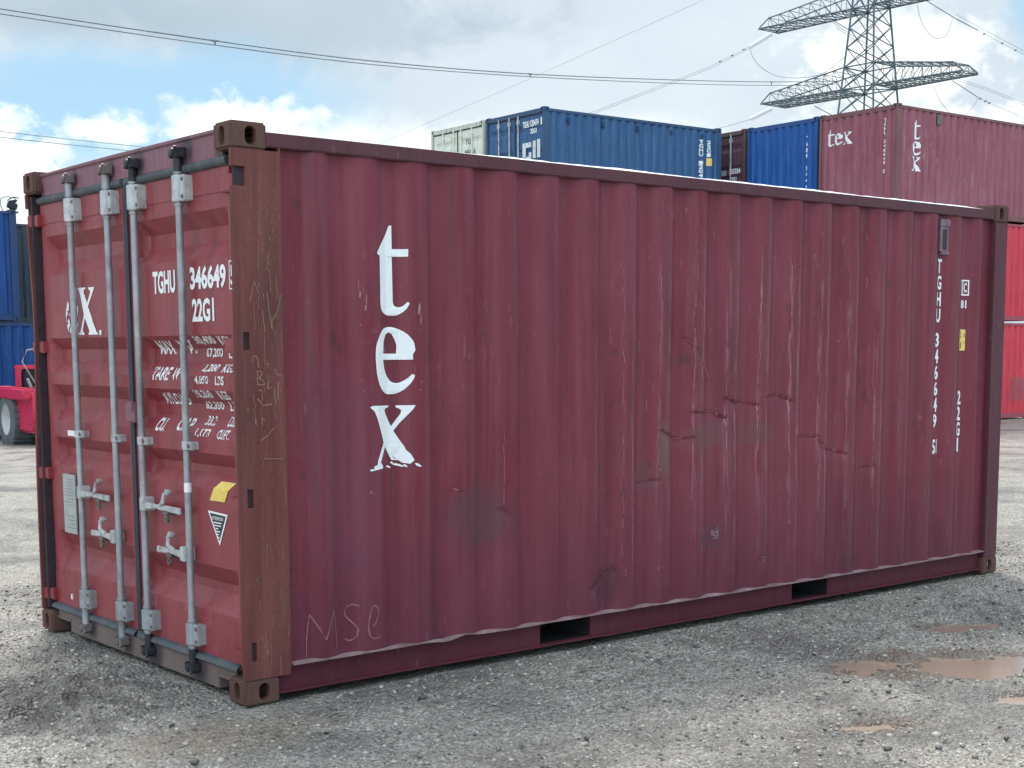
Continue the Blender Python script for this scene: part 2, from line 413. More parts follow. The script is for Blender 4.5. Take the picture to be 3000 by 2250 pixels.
class Ink:
    """flat artwork in (s, z) laid on a corrugated face; cuts[axis] are the fold lines"""
    def __init__(s): s.bm = bmesh.new()
    def tris(s, vs, fs):
        bv = [s.bm.verts.new((p[0], p[1], 0)) for p in vs]
        for f in fs:
            try: s.bm.faces.new([bv[i] for i in f])
            except ValueError: pass
        return s
    def text(s, txt, x0, x1, z0, z1, bold=.012):
        vs, fs = text_tris(txt, bold)
        return s.tris([(x0+(x1-x0)*v[0], z0+(z1-z0)*v[1]) for v in vs], fs)
    def rect(s, x0, x1, z0, z1): return s.tris([(x0, z0), (x1, z0), (x1, z1), (x0, z1)], [(0, 1, 2, 3)])
    def poly(s, outer, holes=()): return s.tris(*poly_tris(outer, holes))
    def line(s, pts, w):
        for a, b in zip(pts[:-1], pts[1:]):
            a = Vector((a[0], a[1])); b = Vector((b[0], b[1])); d = (b-a)
            if d.length < 1e-6: continue
            n = Vector((-d.y, d.x)).normalized()*w*.5*rnd.uniform(.7, 1.2)
            e = d.normalized()*w*.2
            s.tris([a-n-e, b-n+e, b+n+e, a+n-e], [(0, 1, 2, 3)])
        return s
    def build(s, name, mat, parent, to3d, xc=(), zc=()):
        bm = s.bm
        for axis, cs in ((0, xc), (1, zc)):
            if not cs or not bm.verts: continue
            lo = min(v.co[axis] for v in bm.verts); hi = max(v.co[axis] for v in bm.verts)
            for c in cs:
                if lo < c < hi:
                    no = (1, 0, 0) if axis == 0 else (0, 1, 0)
                    bmesh.ops.bisect_plane(bm, geom=bm.verts[:]+bm.edges[:]+bm.faces[:], plane_co=(c, 0, 0) if axis == 0 else (0, c, 0), plane_no=no, dist=1e-6)
        for v in bm.verts: v.co = to3d(v.co.x, v.co.y)
        me = bpy.data.meshes.new(name); bm.to_mesh(me); bm.free()
        return link(name, me, mat, parent)

GT = [(.85, 2.188), (.858, 2.189), (.858, 2.078), (.937, 2.08), (.936, 2.045), (.857, 2.042), (.859, 1.829), (.863, 1.816), (.870, 1.809), (.884, 1.805), (.898, 1.806), (.909, 1.81), (.931, 1.831), (.94, 1.824), (.927, 1.799), (.913, 1.785), (.898, 1.775), (.880, 1.767), (.862, 1.764), (.833, 1.764), (.815, 1.768), (.798, 1.776), (.786, 1.785), (.779, 1.796), (.775, 1.810), (.773, 1.828), (.775, 2.043), (.757, 2.051), (.758, 2.06), (.797, 2.11), (.823, 2.146), (.841, 2.184)]
GE = [(.825, 1.711), (.848, 1.711), (.868, 1.707), (.89, 1.700), (.91, 1.69), (.928, 1.677), (.942, 1.661), (.953, 1.647), (.96, 1.632), (.965, 1.602), (.952, 1.582), (.952, 1.556), (.789, 1.556), (.797, 1.518), (.804, 1.498), (.814, 1.48), (.826, 1.465), (.839, 1.453), (.855, 1.446), (.871, 1.444), (.888, 1.446), (.903, 1.452), (.929, 1.469), (.947, 1.487), (.961, 1.482), (.957, 1.469), (.95, 1.457), (.938, 1.440), (.924, 1.425), (.909, 1.412), (.891, 1.402), (.873, 1.395), (.855, 1.392), (.82, 1.392), (.803, 1.397), (.785, 1.407), (.770, 1.421), (.757, 1.44), (.748, 1.465), (.741, 1.492), (.735, 1.556), (.735, 1.585), (.738, 1.614), (.744, 1.635), (.754, 1.654), (.764, 1.671), (.776, 1.686), (.797, 1.704)]
GEH = [(.791, 1.585), (.795, 1.643), (.8, 1.654), (.811, 1.675), (.828, 1.686), (.85, 1.678), (.867, 1.649), (.876, 1.626), (.873, 1.585)]
GXD = [(.699, 1.333), (.713, 1.34), (.822, 1.339), (.824, 1.33), (.804, 1.327), (.795, 1.319), (.798, 1.307), (.838, 1.238), (.893, 1.298), (.897, 1.313), (.886, 1.322), (.867, 1.328), (.869, 1.338), (.963, 1.337), (.952, 1.32), (.852, 1.216), (.909, 1.139), (.916, 1.121), (.937, 1.102), (.955, 1.071), (.936, 1.054), (.9, 1.059), (.879, 1.072), (.839, 1.076), (.795, 1.142), (.761, 1.069), (.777, 1.052), (.776, 1.039), (.721, 1.033), (.718, 1.051), (.739, 1.059), (.743, 1.082), (.784, 1.163), (.74, 1.282), (.723, 1.315)]
GX = GXD[:18]+[(.965, 1.065), (.978, 1.048), (.995, 1.045), (.995, 1.033), (.850, 1.033), (.850, 1.045), (.866, 1.05), (.862, 1.062), (.795, 1.142), (.761, 1.069), (.768, 1.05), (.785, 1.045), (.785, 1.033), (.690, 1.033), (.690, 1.045), (.712, 1.05), (.730, 1.07)]+GXD[-3:]
def unit(poly, ref=None):
    ref = ref or poly; xs = [p[0] for p in ref]; zs = [p[1] for p in ref]
    return [((p[0]-min(xs))/(max(xs)-min(xs)), (p[1]-min(zs))/(max(zs)-min(zs))) for p in poly]
UT, UE, UEH, UX = unit(GT), unit(GE), unit(GEH, GE), unit(GX)
def fit(poly, x0, x1, z0, z1): return [(x0+(x1-x0)*p[0], z0+(z1-z0)*p[1]) for p in poly]


# ------------------------------------------------------------------ ground
def smooth(a, b, x):
    t = np.clip((x-a)/(b-a), 0, 1); return t*t*(3-2*t)
def fbm(x, y, seed, octs, base, gain=.5):
    """value noise, vectorised"""
    tot = np.zeros_like(x); amp = 1.0; fr = base
    rs = np.random.RandomState(seed)
    for o in range(octs):
        tab = rs.rand(256, 256)
        xf, yf = x*fr, y*fr; xi, yi = np.floor(xf).astype(int), np.floor(yf).astype(int)
        u, v = xf-xi, yf-yi; u = u*u*(3-2*u); v = v*v*(3-2*v)
        a = tab[xi & 255, yi & 255]; b = tab[(xi+1) & 255, yi & 255]; c = tab[xi & 255, (yi+1) & 255]; d = tab[(xi+1) & 255, (yi+1) & 255]
        tot += amp*((a*(1-u)+b*u)*(1-v)+(c*(1-u)+d*u)*v-.5); amp *= gain; fr *= 2.03
    return tot
PUDDLES = [(3.22, -1.52, .62, .27, -.55), (4.1, -.95, .26, .11, -.35), (2.93, -2.16, .17, .08, -.5), (1.99, -2.02, .20, .08, -.6), (11.5, 2.0, 1.2, .3, .2), (-1.2, 4.6, .7, .2, -.5)]
def slope(x, y): return -.27*smooth(6, 26, .64*x+.77*y)
def relief(x, y):
    near = 1-smooth(9, 16, np.hypot(x-1, y+1)); inside = smooth(-.05, .35, np.maximum(np.maximum(-x, x-6.058), np.maximum(-y, y-2.438)))
    h = .030*fbm(x, y, 1, 3, .9)+.020*fbm(x+3, y, 2, 4, 5.0)+near*.021*fbm(x, y, 3, 3, 22.0, .6)
    # lumps of churned dirt on the left before the doors
    lump = np.exp(-(((x+.75)/.75)**2+((y-.6)/.8)**2)); h += lump*near*(.075*fbm(x, y, 9, 4, 8.0, .6))
    ruts = .032*fbm(x*.25+y*.18, y*1.1-x*.6, 5, 3, .9)*smooth(3, 8, np.hypot(x-2, y)); h += 1.6*ruts
    h = h*(.25+.75*inside)
    for cx, cy, a, b, t in PUDDLES:
        dx, dy = x-cx, y-cy; u = dx*math.cos(t)+dy*math.sin(t); v = -dx*math.sin(t)+dy*math.cos(t)
        r = (u/a)**2+(v/b)**2+.9*fbm(x, y, 21, 3, 4.5)
        h = h - .050*np.exp(-np.maximum(r, 0)**1.5)
    return h
def ground_z(x, y):
    x = np.asarray(x, float); y = np.asarray(y, float); return slope(x, y)+relief(x, y)-.008

def build_ground():
    def axis(a, b, st, far):
        c = list(np.arange(a, b, st)); d = st; l = [];
        v = a
        while v > -far: d *= 1.13; v -= d; l.append(v)
        d = st; r = []; v = c[-1]
        while v < far: d *= 1.13; v += d; r.append(v)
        return np.array(l[::-1]+c+r)
    xs = axis(-3.4, 6.9, .022, 900); ys = axis(-3.6, 4.2, .022, 900)
    X, Y = np.meshgrid(xs, ys, indexing='ij'); Z = ground_z(X, Y)
    nx, ny = X.shape
    co = np.stack([X, Y, Z], -1).reshape(-1, 3)
    idx = np.arange(nx*ny).reshape(nx, ny)
    q = np.stack([idx[:-1, :-1], idx[1:, :-1], idx[1:, 1:], idx[:-1, 1:]], -1).reshape(-1, 4)
    me = bpy.data.meshes.new('ground'); me.vertices.add(len(co)); me.vertices.foreach_set('co', co.ravel())
    me.loops.add(q.size); me.loops.foreach_set('vertex_index', q.ravel().astype(np.int32))
    me.polygons.add(len(q)); me.polygons.foreach_set('loop_start', np.arange(0, q.size, 4, dtype=np.int32))
    me.update(calc_edges=True); me.validate()
    me.polygons.foreach_set('use_smooth', [True]*len(me.polygons))
    m, g, p = new_mat('wet_gravel')
    oc = g.node('ShaderNodeTexCoord').outputs['Object']
    big = g.noise(oc, .55, 5, .6); mid = g.noise(oc, 4.5, 6, .65); fine = g.noise(oc, 60, 5, .7)
    st = g.voro(oc, 62, out='Color'); sd = g.voro(oc, 62)
    st2 = g.voro(oc, 24, out='Color'); sd2 = g.voro(oc, 24)
    sval = g.sep(st)[0]; sval2 = g.sep(st2)[1]
    col = g.mix(g.ramp(mid, [(.3, 0), (.7, 1)]), (.33, .293, .255), (.51, .458, .400))
    col = g.mix(g.math('MULTIPLY', g.ramp(big, [(.40, 0), (.62, 1)]), .55), col, (.50, .46, .40))
    col = g.mix(g.math('MULTIPLY', g.ramp(fine, [(.35, 1), (.58, 0)]), .8), col, (.075, .07, .066))
    col = g.mix(g.math('MULTIPLY', g.ramp(sval, [(.0, 1), (.25, 0)]), g.ramp(sd, [(.3, .8), (.6, 0)])), col, (.09, .085, .08))
    col = g.mix(g.math('MULTIPLY', g.ramp(sval, [(.70, 0), (.95, 1)]), g.ramp(sd, [(.30, .9), (.6, 0)])), col, (.68, .65, .61))
    col = g.mix(g.math('MULTIPLY', g.ramp(sval2, [(.80, 0), (.95, 1)]), g.ramp(sd2, [(.22, .7), (.45, 0)])), col, (.52, .50, .47))
    # damp ground holds dark patches
    damp = g.ramp(g.noise(g.map(oc, (1, 1, 1), (3, 8, 0)), .95, 5, .62), [(.46, 0), (.62, 1)])
    col = g.mix(g.math('MULTIPLY', damp, .55), col, (.115, .105, .10))
    px, py, pz = g.sep(oc)[:3]
    la = g.math('DIVIDE', g.math('ADD', px, .72), .75); lb = g.math('DIVIDE', g.math('SUBTRACT', py, .80), .75)
    lr = g.math('ADD', g.math('ADD', g.math('MULTIPLY', la, la), g.math('MULTIPLY', lb, lb)), g.math('MULTIPLY', g.math('SUBTRACT', mid, .5), 4))
    col = g.mix(g.math('MULTIPLY', g.ramp(lr, [(.0, 1), (1, 0)]), .8), col, (.070, .063, .062))
    # rust-tinted soil by the near corner casting
    a = g.math('DIVIDE', g.math('ADD', px, .25), .55); b = g.math('DIVIDE', g.math('ADD', py, .35), .35)
    rr = g.math('ADD', g.math('ADD', g.math('MULTIPLY', a, a), g.math('MULTIPLY', b, b)), g.math('MULTIPLY', g.math('SUBTRACT', mid, .5), 3))
    col = g.mix(g.math('MULTIPLY', g.ramp(rr, [(.0, 1), (1, 0)]), .45), col, (.40, .29, .21))
    # mud round the puddles
    for cx, cy, ra, rb, t in PUDDLES[:4]:
        dx = g.math('SUBTRACT', px, cx); dy = g.math('SUBTRACT', py, cy)
        u = g.math('ADD', g.math('MULTIPLY', dx, math.cos(t)), g.math('MULTIPLY', dy, math.sin(t)))
        v = g.math('SUBTRACT', g.math('MULTIPLY', dy, math.cos(t)), g.math('MULTIPLY', dx, math.sin(t)))
        u = g.math('DIVIDE', u, ra*1.25); v = g.math('DIVIDE', v, rb*1.4)
        r = g.math('ADD', g.math('ADD', g.math('MULTIPLY', u, u), g.math('MULTIPLY', v, v)), g.math('MULTIPLY', g.math('SUBTRACT', mid, .5), 2.5))
        col = g.mix(g.math('MULTIPLY', g.ramp(r, [(.5, 1), (1, 0)]), .75), col, (.17, .12, .09))
    g.put(p.inputs['Base Color'], col)
    rg = g.math('SUBTRACT', .54, g.math('MULTIPLY', damp, .24))
    wa = g.math('DIVIDE', g.math('SUBTRACT', px, 4.0), 1.5); wb = g.math('DIVIDE', g.math('ADD', py, 1.75), .8)
    wr = g.math('ADD', g.math('ADD', g.math('MULTIPLY', wa, wa), g.math('MULTIPLY', wb, wb)), g.math('MULTIPLY', g.math('SUBTRACT', mid, .5), 3))
    rg = g.math('SUBTRACT', rg, g.math('MULTIPLY', g.ramp(wr, [(.2, 1), (1, 0)]), .18))
    rg = g.math('SUBTRACT', rg, g.math('MULTIPLY', g.ramp(fine, [(.5, 0), (.7, 1)]), .18))
    g.put(p.inputs['Roughness'], rg)
    p.inputs['Specular IOR Level'].default_value = .5
    h = g.math('ADD', g.math('MULTIPLY', fine, .6), g.math('ADD', g.math('ADD', g.math('MULTIPLY', g.math('SUBTRACT', 1, sd), .9), g.math('MULTIPLY', g.math('SUBTRACT', 1, sd2), .9)), g.math('MULTIPLY', mid, 2.2)))
    g.put(p.inputs['Normal'], g.bump(h, 1.0, .022))
    o = link('ground', me, m); tag(o, kind='structure')

    # standing muddy water
    mw, g, p = new_mat('muddy_water')
    oc = g.node('ShaderNodeTexCoord').outputs['Object']
    g.put(p.inputs['Base Color'], g.mix(g.noise(oc, 3, 4, .6), (.27, .195, .150), (.33, .245, .19)))
    p.inputs['Roughness'].default_value = .10; p.inputs['Specular IOR Level'].default_value = .30
    g.put(p.inputs['Normal'], g.bump(g.noise(oc, 14, 3, .5), .04, .01))
    for cx, cy, a, b, t in PUDDLES:
        n = 28; vs = []
        zc = float(slope(np.array(cx), np.array(cy)))-.0285
        for k in range(n):
            q = 2*PI*k/n; u, v = 1.35*a*math.cos(q), 1.35*b*math.sin(q)
            vs.append((cx+u*math.cos(t)-v*math.sin(t), cy+u*math.sin(t)+v*math.cos(t), zc))
        tag(link('puddle', MB().add(vs, [tuple(range(n))]).mesh('puddle'), mw), kind='structure')

    # loose stones lying on the gravel
    N = 30000
    rs = np.random.RandomState(4)
    ico = bmesh.new(); bmesh.ops.create_icosphere(ico, subdivisions=1, radius=1); ico.verts.ensure_lookup_table()
    bv = np.array([v.co[:] for v in ico.verts]); bf = np.array([[v.index for v in f.verts] for f in ico.faces]); ico.free()
    px = rs.uniform(-3.2, 7.5, N*3); py = rs.uniform(-3.4, 4.0, N*3)
    ok = ~((px > -.02) & (px < 6.08) & (py > -.02) & (py < 2.46)) & ((.77*px-.64*py) < 6.5)
    clump = fbm(px, py, 31, 4, 1.3)+.25*rs.rand(len(px)); ok &= clump > -.12
    px, py = px[ok][:N], py[ok][:N]; N = len(px)
    sz = .0032+.0115*rs.rand(N)**3.6; sz[:260] = .010+.012*rs.rand(260)**2; pz = ground_z(px, py)
    vv = bv[None]*(1+.35*(rs.rand(N, len(bv), 1)-.5))*sz[:, None, None]*np.array([1, 1, .62])*(1+.5*(rs.rand(N, 1, 3)-.5))
    ang = rs.rand(N)*2*PI; c, s = np.cos(ang)[:, None], np.sin(ang)[:, None]
    vx = vv[..., 0]*c-vv[..., 1]*s+px[:, None]; vy = vv[..., 0]*s+vv[..., 1]*c+py[:, None]; vz = vv[..., 2]+(pz+sz*.15)[:, None]
    co = np.stack([vx, vy, vz], -1).reshape(-1, 3); fs = (bf[None]+(np.arange(N)*len(bv))[:, None, None]).reshape(-1, 3)
    me = bpy.data.meshes.new('gravel'); me.vertices.add(len(co)); me.vertices.foreach_set('co', co.ravel())
    me.loops.add(fs.size); me.loops.foreach_set('vertex_index', fs.ravel().astype(np.int32))
    me.polygons.add(len(fs)); me.polygons.foreach_set('loop_start', np.arange(0, fs.size, 3, dtype=np.int32)); me.update(calc_edges=True); me.validate()
    ms, g, p = new_mat('loose_stone')
    oc = g.node('ShaderNodeTexCoord').outputs['Object']
    isl = g.node('ShaderNodeNewGeometry').outputs['Random Per Island']
    g.put(p.inputs['Base Color'], g.ramp(isl, [(0, (.07, .065, .06)), (.35, (.20, .185, .165)), (.75, (.36, .33, .29)), (.96, (.42, .39, .34)), (1, (.52, .48, .42))]))
    p.inputs['Roughness'].default_value = .55
    tag(link('gravel', me, ms), 'loose pale and dark stones scattered over the muddy yard', 'gravel', kind='stuff')
build_ground()


# ================================================================== the maroon container in front
L, W, H = 6.058, 2.438, 2.591
box = empty('shipping_container')
tag(box, 'large maroon container in front with worn white tex lettering and rusty corner post', 'shipping container', 'shipping containers in the yard')

PITCH, P0 = .2795, .471
YR, DEP = .012, .033
def rec(x): return sum(rec0(x+q) for q in (-.021, -.014, -.007, 0, .007, .014, .021))/7
def rec0(x):
    if x < .3975 or x > 5.776: return 1.0 if .29 < x < 5.83 else 1.0
    u = (x-P0) % PITCH
    if u < .068: return u/.068
    if u < .138: return 1.0
    if u < .206: return 1-(u-.138)/.068
    return 0.0
CREASES = [([(2.915, 1.244), (2.977, 1.235), (3.091, 1.239), (3.186, 1.200)], .030), ([(3.205, 1.315), (3.291, 1.288), (3.356, 1.289), (3.466, 1.268)], .030),
           ([(3.566, 1.317), (3.667, 1.326), (3.772, 1.286)], .028), ([(3.848, 1.065), (4.027, 1.057), (4.089, .985), (4.201, .964), (4.314, .935)], .030),
           ([(2.657, 1.148), (2.816, 1.086), (2.917, 1.096)], .026), ([(2.486, .859), (2.631, .871)], .022), ([(2.848, 1.665), (2.961, 1.581), (3.077, 1.418)], .020),
           ([(4.457, .84), (4.599, .841)], .018), ([(2.135, .303), (2.200, .340), (2.296, .389)], .022), ([(3.50, .345), (3.56, .335)], .012), ([(4.50, 2.33), (4.53, 2.25)], .016), ([(1.20, .905), (1.25, .895)], .008), ([(1.50, .79), (1.56, .75)], .008)]
def dent(x, z):
    d = 0.0
    for pts, amp in CREASES:
        best = 0
        for (xa, za), (xb, zb) in zip(pts[:-1], pts[1:]):
            lx, lz = xb-xa, zb-za; t = ((x-xa)*lx+(z-za)*lz)/(lx*lx+lz*lz)
            tc = min(1, max(0, t)); qx, qz = xa+lx*tc, za+lz*tc
            ex = math.hypot((x-qx), 0)
            over = max(0, abs(t-.5)-.5)*math.hypot(lx, lz)
            s = (z-qz)
            f = math.exp(-s/.0075)-.15*math.exp(-(s-.012)**2/.0006) if s >= 0 else math.exp(s/.034)
            f *= math.exp(-(over/.018)**2)
            best = max(best, f)
        d += .85*amp*(.45+.9*abs(mnoise.noise(Vector((x*9, 4, 2)))))*best
    # broad slack in the damaged field and a gentle oil-canning everywhere
    d += .016*math.exp(-((x-3.4)/1.0)**2-((z-1.20)/.40)**2)
    d += .012*math.exp(-((x-2.2)/.22)**2-((z-.42)/.22)**2)+.010*math.exp(-((x-1.38)/.30)**2-((z-.82)/.25)**2)
    d += .006*mnoise.noise(Vector((x*1.7, z*1.1, 3)))
    damaged = math.exp(-((x-3.4)/1.3)**2-((z-1.2)/.6)**2)
    d += damaged*.006*mnoise.noise(Vector((x*7, z*5, 9)))
    return d
def panel_y(x, z): return YR+DEP*rec(x)+dent(x, z)*(1-.45*rec(x))
XBR = []
i = -1
while True:
    b = P0+PITCH*i
    for u in (0, .068, .138, .206):
        if .25 < b+u < 5.87: XBR.append(round(b+u, 4))
    if b > 5.9: break
    i += 1
Z0, Z1 = .168, 2.494

def build_side():
    xs = [.235]
    prev = .235
    for b in XBR+[5.90]:
        n = max(1, int(math.ceil((b-prev)/.0085)))
        xs += [prev+(b-prev)*k/n for k in range(1, n+1)]; prev = b
    zs = list(np.linspace(Z0, .8, 50))+list(np.linspace(.8, 1.7, 150))[1:]+list(np.linspace(1.7, Z1, 60))[1:]
    vs, fs = [], []
    for x in xs:
        for z in zs: vs.append((x, panel_y(x, z), z))
    nz = len(zs)
    for a in range(len(xs)-1):
        for b in range(nz-1): fs.append((a*nz+b, (a+1)*nz+b, (a+1)*nz+b+1, a*nz+b+1))
    me = MB().add(vs, fs).mesh('side_panel'); shade(me, 60)
    o = link('side_panel', me, side_paint, box); tag(o, 'dented corrugated side with tall tex letters')
    on = lambda off: (lambda x, z: (x, panel_y(x, z)-off, z))
    grid = [z for z in np.arange(.2, 2.4, .05)]
    k = Ink(); k.poly(GT).build('lettering_t', white_letters, o, on(.0025), XBR, grid)
    k = Ink(); k.poly(GE, [GEH]).build('lettering_e', white_letters, o, on(.0025), XBR, grid)
    k = Ink(); k.poly(GXD); k.poly([(.693, 1.038), (.714, 1.041), (.723, 1.032), (.700, 1.030)]); k.poly([(.955, 1.056), (.973, 1.055), (.995, 1.039), (.988, 1.036), (.966, 1.043)])
    for q in ((.80, 1.045, .03), (.845, 1.052, .04), (.87, 1.047, .03), (.83, 1.062, .02), (.90, 1.045, .02)):
        k.poly([(q[0], q[1]), (q[0]+q[2], q[1]-.008), (q[0]+q[2]*1.1, q[1]-.002), (q[0]+q[2]*.4, q[1]+.008)])
    k.build('lettering_x', white_letters, o, on(.0025), XBR, grid)
    k = Ink()
    for i, c in enumerate('TGHU'): k.text(c, 5.268, 5.328, 2.200-.110*i-.094, 2.200-.110*i, .03)
    k.build('serial_letters', small_letters, o, on(.0025), XBR, grid)
    k = Ink()
    for i, c in enumerate('346649'): k.text(c, 5.266, 5.322, 1.708-.1095*i-.096, 1.708-.1095*i, .03)
    k.build('serial_digits', small_letters, o, on(.0025), XBR, grid)
    k = Ink(); k.text('5', 5.266, 5.316, .886, .986, .03); k.line([(5.328, .985), (5.328, .888)], .007)
    k.build('check_digit', small_letters, o, on(.0025), XBR, grid)
    k = Ink()
    for i, c in enumerate('22G1'): k.text(c, 5.545 if c != '1' else 5.562, 5.60 if c != '1' else 5.586, 1.314-.109*i-.097, 1.314-.109*i, .03)
    k.build('type_code', small_letters, o, on(.0025), XBR, grid)
    k = Ink(); k.text('81', 5.555, 5.630, 1.876, 1.932, .03); k.build('class_number', small_letters, o, on(.0025), XBR, grid)
    k = Ink()
    for a in ((5.555, 5.650, 2.060, 2.070), (5.555, 5.650, 1.963, 1.973), (5.640, 5.650, 1.973, 2.060)): k.rect(*a)
    k.text('C', 5.596, 5.630, 1.985, 2.050, .03)
    for i in range(4): k.rect(5.557+.009*i, 5.562+.009*i, 1.973, 2.060)
    k.build('class_mark', small_letters, o, on(.0025), XBR, grid)
    k = Ink(); k.rect(5.548, 5.628, 1.588, 1.732).build('yellow_height_label', yellow_label, o, on(.003), XBR, grid)
    k = Ink(); k.text('2.6m', 5.556, 5.620, 1.674, 1.720, .03); k.build('height_marking', black_label, o, on(.0045), XBR, grid)
    k = Ink(); k.text('8\'6"', 5.562, 5.614, 1.600, 1.650, .03); k.build('height_marking', black_label, o, on(.0045), XBR, grid)
    # ventilator cowl with its frame
    v = MB(); v.box(5.272, 5.362, .018, .040, 2.245, 2.455); v.box(5.262, 5.372, .012, .024, 2.415, 2.462); v.box(5.262, 5.282, .012, .024, 2.235, 2.415); v.box(5.262, 5.372, .012, .024, 2.228, 2.250)
    ve = v.build('ventilator', plain('ventilator_plastic', (.17, .10, .13), (.25, .18, .22), 15, .6), o, .003)
    MB().box(5.295, 5.340, .0145, .030, 2.262, 2.395).build('ventilator_opening', plain('dark_mesh', (.045, .03, .04), (.06, .04, .05), 20, .8), o)
    # chalked letters near the door corner
    k = Ink()
    k.line([(.345, .175), (.348, .26), (.358, .34), (.366, .374), (.385, .345), (.412, .295), (.436, .252), (.448, .285), (.468, .345), (.482, .384), (.490, .33), (.497, .26), (.502, .200)], .0065)
    k.build('scratched_letter', scratch_mat, o, on(.002), XBR, grid)
    k = Ink()
    k.line([(.632, .388), (.600, .398), (.570, .390), (.555, .368), (.562, .345), (.590, .318), (.615, .295), (.628, .272), (.622, .245), (.600, .226), (.575, .224), (.557, .236)], .0065)
    k.build('scratched_letter', scratch_mat, o, on(.002), XBR, grid)
    k = Ink()
    k.line([(.695, .282), (.715, .300), (.728, .340), (.727, .368), (.712, .384), (.695, .376), (.684, .350), (.676, .310), (.672, .270), (.680, .240), (.700, .222), (.722, .222), (.740, .230)], .0065)
    k.build('scratched_letter', scratch_mat, o, on(.002), XBR, grid)
    # bare scrapes and chips, plus pale highlights painted along the dent creases
    k = Ink()
    for _ in range(70):
        e = rnd.choice(XBR); x = e+rnd.gauss(0, .008)
        if not .35 < x < 5.7: continue
        if not 2.4 < x < 4.8 and rnd.random() < .85: continue
        z = rnd.uniform(.45, 2.25); ln = rnd.choice((.01, .015, .03, .06, .12)); w = rnd.uniform(.002, .006)
        n = max(2, int(ln/.015)); pts = [(x+rnd.gauss(0, .0022), z-ln*j/n) for j in range(n+1)]
        k.line(pts, w)
    for pts, amp in CREASES:
        for (xa, za), (xb, zb) in zip(pts[:-1], pts[1:]):
            m = max(2, int(math.hypot(xb-xa, zb-za)/.02)); run = []
            for j in range(m+1):
                run.append((xa+(xb-xa)*j/m, za+(zb-za)*j/m+.007+rnd.gauss(0, .002)))
                if rnd.random() < .35 or j == m:
                    if len(run) > 1: k.line(run, rnd.uniform(.002, .006))
                    run = []
    edges = [P0+PITCH*i+u for i in range(20) for u in (-.0735, 0)]
    for xa, zt, zb, w in ((2.37, 2.05, .50, .003), (2.40, 1.15, .45, .004), (2.65, 2.0, 1.0, .004), (2.92, 1.72, 1.02, .0055), (3.20, 1.60, 1.22, .005), (3.20, 1.20, .95, .006), (3.26, .98, .60, .003), (3.47, 2.0, 1.05, .006), (3.51, 1.9, 1.1, .004), (3.74, 2.1, 1.25, .0065), (3.78, 1.3, .9, .005), (4.03, 1.5, .95, .003), (4.30, 1.2, .7, .003), (4.58, 1.35, .62, .0045), (2.13, 1.6, .6, .0025), (1.55, 1.2, .85, .003), (4.85, 1.8, 1.2, .003)):
        x0 = min(edges, key=lambda q: abs(q-xa)); z = zt; x = x0
        while z > zb:
            ln = rnd.uniform(.02, .16); n = max(2, int(ln/.02))
            pts = []
            for j in range(n+1):
                x = x0+.5*(x-x0)+rnd.gauss(0, .0025); pts.append((x, z-ln*j/n))
            k.line(pts, w*rnd.uniform(.4, 1.1)); z -= ln+rnd.choice((.005, .01, .03, .08))
    for x, z, w, h in ((.655, 1.90, .004, .05), (.66, 1.86, .01, .03), (.69, 1.84, .008, .05), (.685, 1.80, .012, .03), (.99, 1.80, .02, .06), (1.0, 1.75, .008, .05), (.66, 1.72, .006, .006), (1.0, 1.70, .006, .006), (.665, 1.64, .005, .005), (.70, 1.64, .005, .006), (.66, 1.46, .006, .006), (1.0, 1.45, .006, .012), (.99, 1.41, .01, .005), (.67, 1.41, .006, .006), (.70, .93, .01, .015), (2.632, .372, .014, .012), (2.66, .376, .01, .012), (2.378, .381, .01, .012), (2.378, .36, .01, .012), (3.76, .543, .02, .015), (3.53, .33, .01, .014)):
        k.poly([(x-w*.5, z-h*.4), (x+w*.2, z-h*.5), (x+w*.5, z+h*.3), (x-w*.1, z+h*.5)])
    o2 = k.build('paint_scrapes', plain('scrape_and_highlight', (.24, .105, .120), (.38, .22, .23), 30, .6), o, on(.0018), XBR, grid)
    tag(o2, kind='stuff')
    # old label remnants
    k = Ink(); k.rect(2.985, 2.992, .44, .56); k.rect(3.0, 3.005, .46, .55); k.rect(3.02, 3.03, .44, .56); k.rect(3.05, 3.056, .47, .56)
    for j in range(7): k.rect(3.09+rnd.uniform(0, .05), 3.11+rnd.uniform(.01, .06), .43+.02*j, .436+.02*j)
    k.text('MB', 3.09, 3.15, .49, .57); k.build('label_remnant', ghost_letters, o, on(.002), XBR, grid)
build_side()

def build_casting(ix, iy, iz):
    cx, cy, cz = .178, .162, .118
    me = MB().box(0, cx, 0, cy, 0, cz).mesh('corner_casting')
    bm = bmesh.new(); bm.from_mesh(me); bmesh.ops.bevel(bm, geom=bm.edges[:], offset=.010, segments=3, affect='EDGES'); bm.to_mesh(me); bm.free()
    def oval(w, h, n=10):
        r = w/2; out = []
        for k in range(n+1): t = PI*k/n; out.append((r*math.cos(t), h/2-r+r*math.sin(t)))
        for k in range(n+1): t = PI+PI*k/n; out.append((r*math.cos(t), -h/2+r+r*math.sin(t)))
        return out
    for poly, ax, a, b in (([(p[0]+.096, p[1]+cz/2) for p in oval(.054, .082)], 'y', -.02, .10), ([(p[0]+.082, p[1]+cz/2) for p in oval(.052, .084)], 'x', -.02, .10)):
        me = cut(me, MB().prism(poly, ax, a, b).mesh('c'))
    me = cut(me, MB().box(.03, .150, .028, .138, .022, .098).mesh('c'))
    # mirror to the corner
    for v in me.vertices:
        x, y, z = v.co
        if iz == 0: z = cz-z
        v.co = (L-x if ix else x, W-y if iy else y, (H-cz+z) if iz else z)
    if (ix+iy+(1-iz)) % 2: me.flip_normals()
    shade(me, 35)
    o = link('corner_casting', me, casting_mat, box)
    return o
